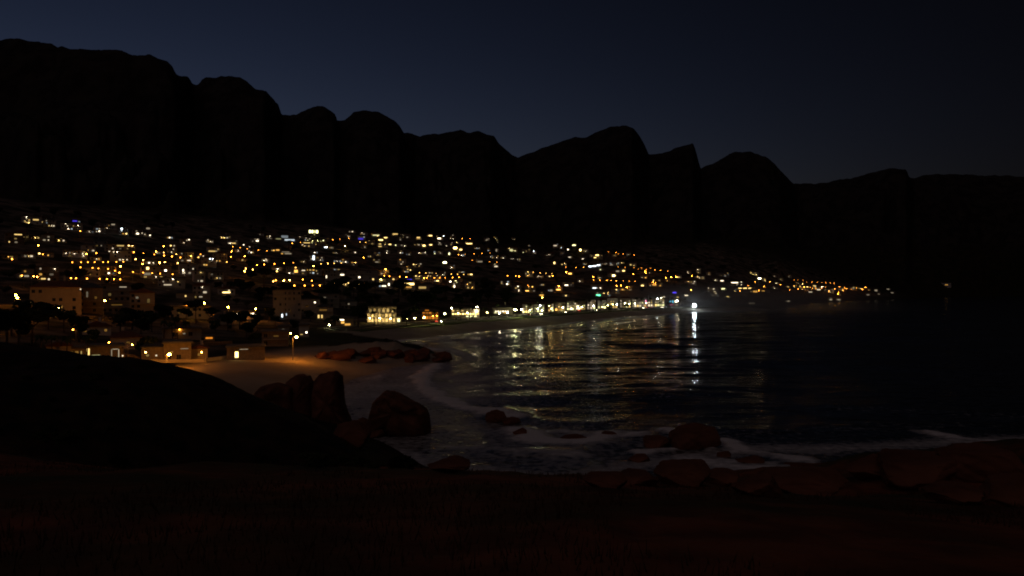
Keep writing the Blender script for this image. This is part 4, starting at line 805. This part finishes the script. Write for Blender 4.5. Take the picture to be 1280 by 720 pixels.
def trunk_mesh(h, r0, seed, limbs=5):
    r = random.Random(seed); b = MB(); p = Vector((0, 0, -1.5)); top = Vector((r.uniform(-.3, .3), r.uniform(-.3, .3), h * .55))
    b.tube(p, top, r0, r0 * .6, M_BARK, 8)
    for i in range(limbs):
        th = 2 * PI * i / limbs + r.uniform(-.4, .4); e = top + Vector((math.cos(th) * h * .25, math.sin(th) * h * .25, h * r.uniform(.15, .32))); b.tube(top - Vector((0, 0, .1)), e, r0 * .45, r0 * .12, M_BARK, 6)
    return b.mesh('trunk', True)
def tree_proto(name, cat, rx, rz, h, n, size, m, seed):
    t = thing(name); tag(t, None, cat)
    link('trunk', trunk_mesh(h, .09 + h * .022, seed), t); link('crown', leaf_cloud(seed, n, rx, rz, h - rz * .8, size, m), t); return t
protos = [tree_proto('broadleaf_tree', 'tree', 3.2, 2.4, 6.5, 900, .42, M_LEAF[0], 1), tree_proto('broadleaf_tree', 'tree', 2.6, 2.2, 5.5, 800, .40, M_LEAF[1], 2), tree_proto('umbrella_pine', 'tree', 3.8, 1.5, 8.0, 900, .40, M_LEAF[0], 3), tree_proto('olive_tree', 'tree', 2.3, 1.9, 4.6, 700, .36, M_LEAF[2], 4)]
TL = ['dark round broadleaf tree', 'small mid green broadleaf tree', 'flat-topped dark pine', 'low olive-coloured tree']
first = [True] * 4
def put_tree(k, P, s, lab, group):
    t = protos[k] if first[k] else copy_tree(protos[k]); first[k] = False
    t.location = P; t.rotation_euler = (0, 0, rnd.uniform(0, 6.28)); t.scale = (s, s, s * rnd.uniform(.85, 1.15))
    t['label'] = lab; t['group'] = group; return t
# named trees of the beach front and the cove
for u, v, k, s, lab in ((448, 409, 0, 1.7, 'big dark round tree between the kiosk and the lit hotel'), (509, 408, 0, 1.45, 'big dark tree right of the lit hotel cafe'), (520, 404, 2, 1.2, 'flat-topped dark pine left of the orange villa'), (763, 392, 0, 1.25, 'round dark tree before the bright shops near a white lamp'),
    (783, 391, 2, 1.0, 'wide low dark tree on the promenade beside the round tree'), (836, 386, 2, .9, 'flat dark tree before the turquoise shop'), (368, 417, 0, .9, 'dark round tree between two small white houses on the point'),
    (419, 408, 1, 1.25, 'bushy tree lit green at the end of the beach road'), (409, 407, 1, .8, 'smaller bushy tree beside the green lit one'), (556, 403, 1, .9, 'small green lit tree beside the orange villa'), (300, 412, 0, 1.5, 'broad dark tree under the string-lit terrace'), (285, 414, 0, 1.3, 'dark tree left of the broad one under the string-lit terrace'),
    (8, 432, 0, 1.6, 'broad dark tree cut by the picture edge near the mound'), (22, 436, 0, 1.5, 'dark tree behind the mound left of the garage'), (40, 434, 2, 1.4, 'dark pine behind the mound, left of the garage palms'), (30, 408, 0, 1.4, 'dark tree below the two orange street lamps'), (60, 412, 0, 1.5, 'dark tree in front of the big sand-coloured villa'), (80, 416, 1, 1.5, 'mid green tree above the garage roof'),
    (165, 412, 0, 1.5, 'dark tree right of the pale penthouse house'), (190, 415, 0, 1.3, 'dark tree behind the clubhouse roof'), (182, 449, 1, 1.1, 'bush-like tree at the end of the carport'), (270, 420, 0, 1.0, 'dark tree above the small orange lit hut'), (245, 405, 2, 1.3, 'dark pine below the row of three orange lamps'), (15, 420, 1, 1.5, 'mid green tree at the picture edge above the mound'), (98, 428, 0, 1.2, 'dark tree between the garage and the pale penthouse house'), (118, 432, 1, .9, 'small tree right above the carport roof'), (150, 418, 3, 1.6, 'olive-coloured tree right of the penthouse house'), (176, 424, 0, 1.2, 'dark tree left of the clubhouse palms'), (205, 408, 0, 1.4, 'dark tree below the dim gabled house'), (232, 402, 1, 1.4, 'mid green tree below the first orange lamp of three'), (262, 409, 2, 1.2, 'dark pine beside the dim hip-roofed house'), (308, 424, 0, 1.1, 'dark tree above the boathouse'), (318, 432, 1, .9, 'bush-like tree right above the boathouse roof'), (344, 408, 1, 1.0, 'small tree before the grey tower'), (388, 402, 0, 1.1, 'dark tree right of the grey tower foot'), (322, 414, 0, 1.2, 'dark tree left of the house on the point'), (336, 402, 0, 1.3, 'dark tree at the foot of the grey tower')):
    put_tree(k, ray(u, v), s, lab, 'trees near the shore')
p2 = ray(412, 411); put_lamp(412, 408, 'g', 3, 2, group='garden lamps', look='low greenish garden lamp', where='lighting the bushy tree by the beach road', P=p2, r=.2)
p2 = ray(553, 406); put_lamp(553, 403, 'g', 3, 2, group='garden lamps', look='low greenish garden lamp', where='under the small tree by the orange villa', P=p2, r=.2)
alll = [(a[0], a[1]) for a in wl] + [(l[0], l[1]) for l in parse(LAMPS)]
nt = 0
for _ in range(6000):
    u = rnd.uniform(-10, 1115); v = rnd.uniform(np.interp(u, *zip(*TOPV)) - 3, np.interp(u, *zip(*BOTV)) + 4)
    if rnd.random() < .35: u = rnd.uniform(280, 640); v = rnd.uniform(358, 386)
    if nt > 240: break
    P = ray(u, v); sc = F / P.y; k = rnd.randrange(4); s = rnd.uniform(.9, 1.5) * (1.35 if P.y > 600 else 1)
    if any(abs(u - a) < 3.4 * s * sc + .6 and v - 7.5 * s * sc < b_ < v + 1.2 for a, b_ in alll): continue
    if shore(np.array([P.x]), np.array([P.y]))[0] < 66: continue
    if any((P.x - o.location.x) ** 2 + (P.y - 4 - o.location.y) ** 2 < 9.5 ** 2 for o in C.objects if o.parent is None and o.get('category') in ('house', 'villa', 'apartment block', 'hotel')): continue
    put_tree(k, P, s, '%s among the houses, %s below %s' % (TL[k], tier(u, v), peak(u)), 'trees among the hillside houses'); nt += 1
# palms
def palm_proto(h, seed):
    r = random.Random(seed); t = thing('palm_tree'); tag(t, None, 'palm tree')
    b = MB(); p = Vector((0, 0, -1)); n = 6
    for i in range(n):
        q = Vector((.25 * math.sin(i * .5), .2 * math.sin(i * .4), h * (i + 1) / n)); b.tube(p, q, .24 - .02 * i, .22 - .02 * i, M_BARK, 8, i in (0, n - 1)); p = q
    b.build('trunk', t, True)
    b = MB()
    for i in range(22):
        th = 2 * PI * i / 22 * 1.618 * 3 + r.uniform(-.2, .2); up = r.uniform(-.35, 1.0); L_ = r.uniform(2.1, 2.9); d = Vector((math.cos(th), math.sin(th), 0)); sd = Vector((-math.sin(th), math.cos(th), 0))
        c = p.copy(); pr = None
        for k in range(7):
            f = k / 6; c = p + d * (L_ * f * (1 - .15 * f)) + Vector((0, 0, up * L_ * f - (1.3 + .5 * up) * f * f * L_ * .62)); w = .36 * math.sin(PI * min(1, f * .9 + .1)) + .02
            cur = (c - sd * w + Vector((0, 0, -.18 * w / .3)), c, c + sd * w + Vector((0, 0, -.18 * w / .3)))
            if pr:
                b.quad(tuple(pr[0]), tuple(pr[1]), tuple(cur[1]), tuple(cur[0]), M_LEAF[1]); b.quad(tuple(pr[1]), tuple(pr[2]), tuple(cur[2]), tuple(cur[1]), M_LEAF[1])
            pr = cur
    b.build('crown', t); return t
pp = [palm_proto(9.5, 11), palm_proto(7.5, 12), palm_proto(11, 13)]; pf = [True] * 3
def put_palm(u, P, k, s, look, where, group):
    t = pp[k] if pf[k] else copy_tree(pp[k]); pf[k] = False
    t.location = P; t.rotation_euler = (0, 0, rnd.uniform(0, 6)); t.scale = (s, s, s); t['group'] = group; want(t, look, u, 0, where)
for i, u in enumerate([490.5, 470, 515, 545, 560, 575, 590, 606, 622, 647, 662, 670, 684, 694, 706, 719, 731, 737, 744, 751, 757, 768, 775, 789, 797, 803, 812, 826, 832, 842, 849, 856]):
    P, _ = road_pt(u, rnd.choice([36.8, 36.8, 51])); k = rnd.randrange(3) if u != 490.5 else 2
    put_palm(u, P, k, rnd.uniform(.85, 1.1), '%s palm on the promenade' % ['middling', 'short', 'tall'][k], 'below ' + peak(u), 'palms along the promenade')
for u, v, k in ((52, 449, 1), (66, 450, 1), (84, 450, 1), (109, 449.5, 1), (219, 424, 0), (222, 425, 0), (216, 426, 1), (232, 424, 1), (205, 423, 1)):
    put_palm(u, ray(u, v), k, .8, 'garden palm', 'beside the garage and carport' if u < 150 else 'behind the clubhouse', 'palms around the cove')

# ------------------------------------------------------------------ boulders
def boulder_mesh(seed, sub=5, rough=.40, facet=10, cut=.72):
    import bmesh
    bm = bmesh.new(); bmesh.ops.create_icosphere(bm, subdivisions=sub, radius=1); r = random.Random(seed)
    pl = [(Vector((r.gauss(0, 1), r.gauss(0, 1), r.gauss(0, .7))).normalized(), r.uniform(cut - .18, cut + .12)) for _ in range(facet + 5)]
    co_ = np.array([v.co[:] for v in bm.verts]); n1 = fbm(co_[:, 0] * 1.7 + seed * 3.1, co_[:, 1] * 1.7 + co_[:, 2] * 1.3, 3); n2 = fbm(co_[:, 0] * 5 + co_[:, 2] * 4, co_[:, 1] * 5 + seed, 5) - .9 * np.exp(-(np.abs(fbm(co_[:, 0] * 1.3 + seed, co_[:, 2] * 1.6 + co_[:, 1], 2)) / .035) ** 2)
    for i, v in enumerate(bm.verts):
        p = v.co * (1 + rough * .4 * n1[i])
        for nrm, dd in pl:
            k = p.dot(nrm)
            if k > dd: p = p - nrm * (k - dd) * .95
        v.co = p * (1 + .045 * n2[i])
    me = bpy.data.meshes.new('boulder'); bm.to_mesh(me); bm.free(); me.materials.append(M_ROCK); me.polygons.foreach_set('use_smooth', [True] * len(me.polygons)); return me
bms = [boulder_mesh(s) for s in range(1, 8)]
def boulder(u, vb, wpx, hpx, lab, group, k=None, P=None, depth=.8, z=None, rot=None, sink=.18, name='boulder'):
    P = P or ray(u, vb, 0, 20)
    if z is not None: P.z = z
    sc = F / P.y; w = wpx / sc; h = hpx / sc
    o = link(name, bms[rnd.randrange(7) if k is None else k]); o.scale = (w / 2 / .88, w / 2 * depth / .88, h / (2 - sink * 2) / .86 * 1.0); o.location = (P.x, P.y + w * depth * .25, P.z + o.scale.z * (.86 - sink * 1.2)); o.rotation_euler = (0, 0, rnd.uniform(-.5, .5) if rot is None else rot)
    tag(o, lab, 'rock', group); return o
# the big lone boulder at the water's edge: own outline, peak left of centre, long right shoulder
def shaped_boulder(outline, y, depth, lab, seed, group, fr=1.0):
    """a rock whose seaward outline is given in metres (x, z); swelled towards the camera and away"""
    n = len(outline); cx = sum(p[0] for p in outline) / n; cz = sum(p[1] for p in outline) / n
    v = []; f = []; rings = 15; sub = 10
    pts = []
    for i in range(n):
        a = outline[i]; c = outline[(i + 1) % n]
        for k in range(sub): pts.append((a[0] + (c[0] - a[0]) * k / sub, a[1] + (c[1] - a[1]) * k / sub))
    m_ = len(pts)
    for _ in range(2): pts = [((pts[i - 1][0] + 2 * pts[i][0] + pts[(i + 1) % m_][0]) / 4, (pts[i - 1][1] + 2 * pts[i][1] + pts[(i + 1) % m_][1]) / 4) for i in range(m_)]
    for r_ in range(rings):
        ph = -PI / 2 + PI * (r_ + .5) / rings; s_ = math.cos(ph) ** .5; yy = math.sin(ph) * depth
        for x, z in pts: v.append([cx + (x - cx) * s_, yy, cz + (z - cz) * s_])
    for r_ in range(rings - 1):
        for i in range(m_): j = (i + 1) % m_; f.append((r_ * m_ + i, r_ * m_ + j, (r_ + 1) * m_ + j, (r_ + 1) * m_ + i))
    c0 = len(v); v.append([cx, -depth * 1.03, cz]); v.append([cx, depth * 1.03, cz])
    for i in range(m_): j = (i + 1) % m_; f.append((c0, j, i)); f.append((c0 + 1, (rings - 1) * m_ + i, (rings - 1) * m_ + j))
    a = np.array(v); nn = fbm(a[:, 0] * fr / 2.2 + seed, a[:, 2] * fr / 2.2 + a[:, 1] * fr / 2.5, 4); s_ = 1 + .055 * nn
    a[:, 0] = cx + (a[:, 0] - cx) * s_; a[:, 2] = cz + (a[:, 2] - cz) * s_; a[:, 1] *= 1 + .22 * nn; n3 = fbm(a[:, 0] / .8 + seed, a[:, 2] / .8 + a[:, 1] / .9, 3); a[:, 1] += .22 * n3; a[:, 2] += .06 * n3
    me = bpy.data.meshes.new('boulder'); me.from_pydata(a.tolist(), [], f); me.materials.append(M_ROCK); me.polygons.foreach_set('use_smooth', [True] * len(f)); me.update()
    o = link('boulder', me); yv = y; o.location = (0, yv, 0); tag(o, lab, 'rock', group); return o
def ol(pts, y): return [((u - U0) / F * y, EYE + (V0 - v) / F * y) for u, v in pts]
BG = 'boulders at the water edge'
shaped_boulder(ol([(458, 548), (462, 520), (466, 502), (481, 489), (490, 488), (508, 496), (526, 505), (535, 514), (538, 548)], 139), 139, 4.5, 'big lone dark boulder standing in the shallows with sloping right shoulder', 2, BG)
shaped_boulder(ol([(392, 552), (391, 500), (393, 474), (399, 467), (420, 465), (427, 469), (430, 500), (438, 530), (440, 552)], 129), 129, 3.2, 'tall squared boulder right of the crack beside the cove sand', 5, BG)
shaped_boulder(ol([(346, 552), (350, 496), (358, 477), (370, 469), (386, 468), (392, 476), (394, 510), (394, 552)], 130), 130, 3.0, 'tall rounded boulder left of the crack beside the cove sand', 9, BG)
shaped_boulder(ol([(306, 540), (312, 498), (326, 482), (350, 479), (366, 486), (372, 540)], 127), 127, 3.0, 'lower broad boulder behind the dark mound beside the tall pair', 13, BG)
for u, vb, w, h, lab, z in ((448, 541, 34, 14, 'low dark rock between the tall pair and the lone boulder', .2), (470, 548, 26, 10, 'flat rock at the foot of the lone boulder', .1), (440, 556, 50, 26, 'dark sloping rock below the tall boulder pair', None),
    (622, 528, 30, 14, 'pale wet rock breaking the wash in mid bay', -.1), (640, 531, 24, 9, 'low dark rock right of the pale wet one', -.1), (650, 545, 20, 9, 'small rock under the breaking crest', -.1), (716, 551, 44, 6, 'long low rock behind the white crest', -.2), (763, 546, 26, 7, 'low dark rock at the tip of the white crest', -.2),
    (823, 560, 42, 15, 'dark wet rock in the surf left of the bigger one', -.2), (873, 562, 66, 30, 'large dark rock with foam round it off the shore', -.3), (905, 572, 22, 8, 'small flat rock in the foam right of the large one', -.2), (940, 580, 40, 9, 'long flat rock among the foam streaks', -.2), (800, 578, 30, 8, 'low rock near the edge left of the reddish boulder', 0)):
    boulder(u, vb, w, h, lab, 'rocks in the surf' if u > 600 else BG, z=z, P=(Vector(((u - U0) / F * EYE * F / (vb - V0), EYE * F / (vb - V0), z)) if z is not None else None))
for u, vb, w, h, lab in ((858, 606, 76, 26, 'reddish boulder at the shore below the large surf rock'), (905, 608, 50, 16, 'smaller reddish boulder right of the first shore boulder'), (800, 607, 60, 15, 'low reddish boulder left of the shore boulders'), (1010, 618, 120, 26, 'long dark rock in the shaded gully'), (1092, 600, 70, 24, 'reddish block at the head of the gully'),
    (1165, 606, 120, 34, 'broad reddish boulder on the right-hand shore'), (1240, 602, 110, 38, 'reddish boulder against the picture edge'), (1270, 640, 90, 28, 'low reddish rock at the picture edge below the boulders'), (1200, 640, 80, 18, 'flat rock below the broad reddish boulder'), (760, 610, 60, 16, 'flat rock on the brink of the slope'), (950, 622, 70, 20, 'dark slab on the brink beside the gully'), (560, 590, 60, 14, 'low slab on the brink above the foam')):
    boulder(u, vb, w, h, lab, 'boulders on the near shore', sink=.25)
shaped_boulder(ol([(394, 458), (402, 443), (414, 434), (428, 429), (444, 433), (462, 436), (486, 434), (508, 437), (530, 440), (546, 445), (558, 449), (564, 458)], 302), 302, 15, 'long dark granite outcrop forming the rocky point beside the cove', 21, BG, .5)
# rocky point: a heap of boulders
for i in range(26):
    u = rnd.uniform(402, 556); vb = np.interp(u, [400, 480, 556], [452, 455, 457]) - rnd.uniform(0, 15) * (1 - abs(u - 470) / 130); P = ray(u, vb)
    if shore(np.array([P.x]), np.array([P.y]))[0] < -1: continue
    boulder(u, vb, rnd.uniform(14, 30), rnd.uniform(5, 12), 'weathered boulder in the heap on the rocky point', 'boulder heap on the rocky point', P=P)
boulder(552, 447.5, 26, 7, 'low rock at the seaward tip of the rocky point', BG, z=-.1)

# ------------------------------------------------------------------ shrubs on the mound, grass on the near slope
sm_ = [leaf_cloud(40 + i, 900, 1.0, .75, .55, .16, M_SHRUB, 7) for i in range(3)]
def shrub(P, s, lab):
    o = link('shrub', sm_[rnd.randrange(3)]); o.location = P; o.scale = (s, s, s * rnd.uniform(.6, .9)); o.rotation_euler = (0, 0, rnd.uniform(0, 6)); tag(o, lab, 'shrub', 'shrubs on the near slope')
for i in range(50):
    x = rnd.uniform(-64, -10); y = rnd.uniform(52, 71); shrub(Vector((x, y, H(x, y) - .15)), rnd.uniform(.5, 1.0), 'low dark shrub on the black mound')
for i in range(22):
    x = rnd.uniform(-16, 30); y = rnd.uniform(26, 46); shrub(Vector((x, y, H(x, y) - .1)), rnd.uniform(.3, .7), 'small dark shrub on the near brink')
r = np.random.RandomState(5); n = 26000
gy = 4 + 52 * r.rand(n) ** 1.3; gx = (r.rand(n) * 2 - 1) * (gy * .75 + 2); keepm = fbm(gx / 5, gy / 5, 3) > -.1; gx = gx[keepm]; gy = gy[keepm]; n = len(gx)
gz = height(gx, gy); hh = .06 + .17 * r.rand(n) ** 2; an = r.rand(n) * 6.28; wv = .006 + .0006 * gy; lx = (r.rand(n) - .5) * hh * .9; ly = (r.rand(n) - .5) * hh * .9
V = np.empty((n, 3, 3)); V[:, 0] = np.stack([gx - np.cos(an) * wv, gy - np.sin(an) * wv, gz - .02], -1); V[:, 1] = np.stack([gx + np.cos(an) * wv, gy + np.sin(an) * wv, gz - .02], -1); V[:, 2] = np.stack([gx + lx, gy + ly, gz + hh], -1)
me = bpy.data.meshes.new('grass'); me.from_pydata(V.reshape(-1, 3).tolist(), [], np.arange(3 * n).reshape(-1, 3).tolist()); me.materials.append(mat('dry_grass', (.075, .040, .018), .9, .1)); tag(link('grass', me), kind='stuff')
finish_labels()
# ------------------------------------------------------------------ sky, added ambient fill lamp, camera
w = bpy.data.worlds.new('World'); S.world = w; w.use_nodes = True
N = w.node_tree.nodes; L = w.node_tree.links
sk = N.new('ShaderNodeTexSky'); sk.sky_type = 'NISHITA'; sk.sun_disc = False
sk.sun_elevation = math.radians(-6.3); sk.sun_rotation = math.radians(-40); sk.ozone_density = 1.0
tint = N.new('ShaderNodeMix'); tint.data_type = 'RGBA'; tint.blend_type = 'MULTIPLY'; tint.inputs[0].default_value = 1; tint.inputs[7].default_value = (.84, .86, 1.26, 1)
L.new(sk.outputs[0], tint.inputs[6]); L.new(tint.outputs[2], N['Background'].inputs[0]); N['Background'].inputs[1].default_value = 1.9
sun = bpy.data.lights.new('ambient_fill', 'SUN'); sun.energy = .080; sun.color = (1, .70, .68); sun.angle = math.radians(60)  # added weak sun standing in for the night's dim ambient light
so = bpy.data.objects.new('ambient_fill', sun); C.objects.link(so); so.rotation_euler = (math.radians(42), 0, math.radians(-20))
cam = bpy.data.cameras.new('camera'); co = bpy.data.objects.new('camera', cam); C.objects.link(co)
co.location = (0, 0, EYE); co.rotation_euler = (math.radians(90 + .115), 0, 0); cam.lens = 28.125; cam.sensor_width = 36; cam.clip_start = .1; cam.clip_end = 40000
S.camera = co
S.view_settings.view_transform = 'Standard'; S.view_settings.look = 'None'; S.view_settings.exposure = 0; S.view_settings.gamma = 1
cy = S.cycles; cy.max_bounces = 5; cy.diffuse_bounces = 2; cy.glossy_bounces = 2; cy.transmission_bounces = 2; cy.caustics_reflective = False; cy.caustics_refractive = False
cy.sample_clamp_indirect = 4; cy.use_denoising = True
S.render.filter_size = 1.9
try: cy.filter_width = 1.9
except Exception: pass
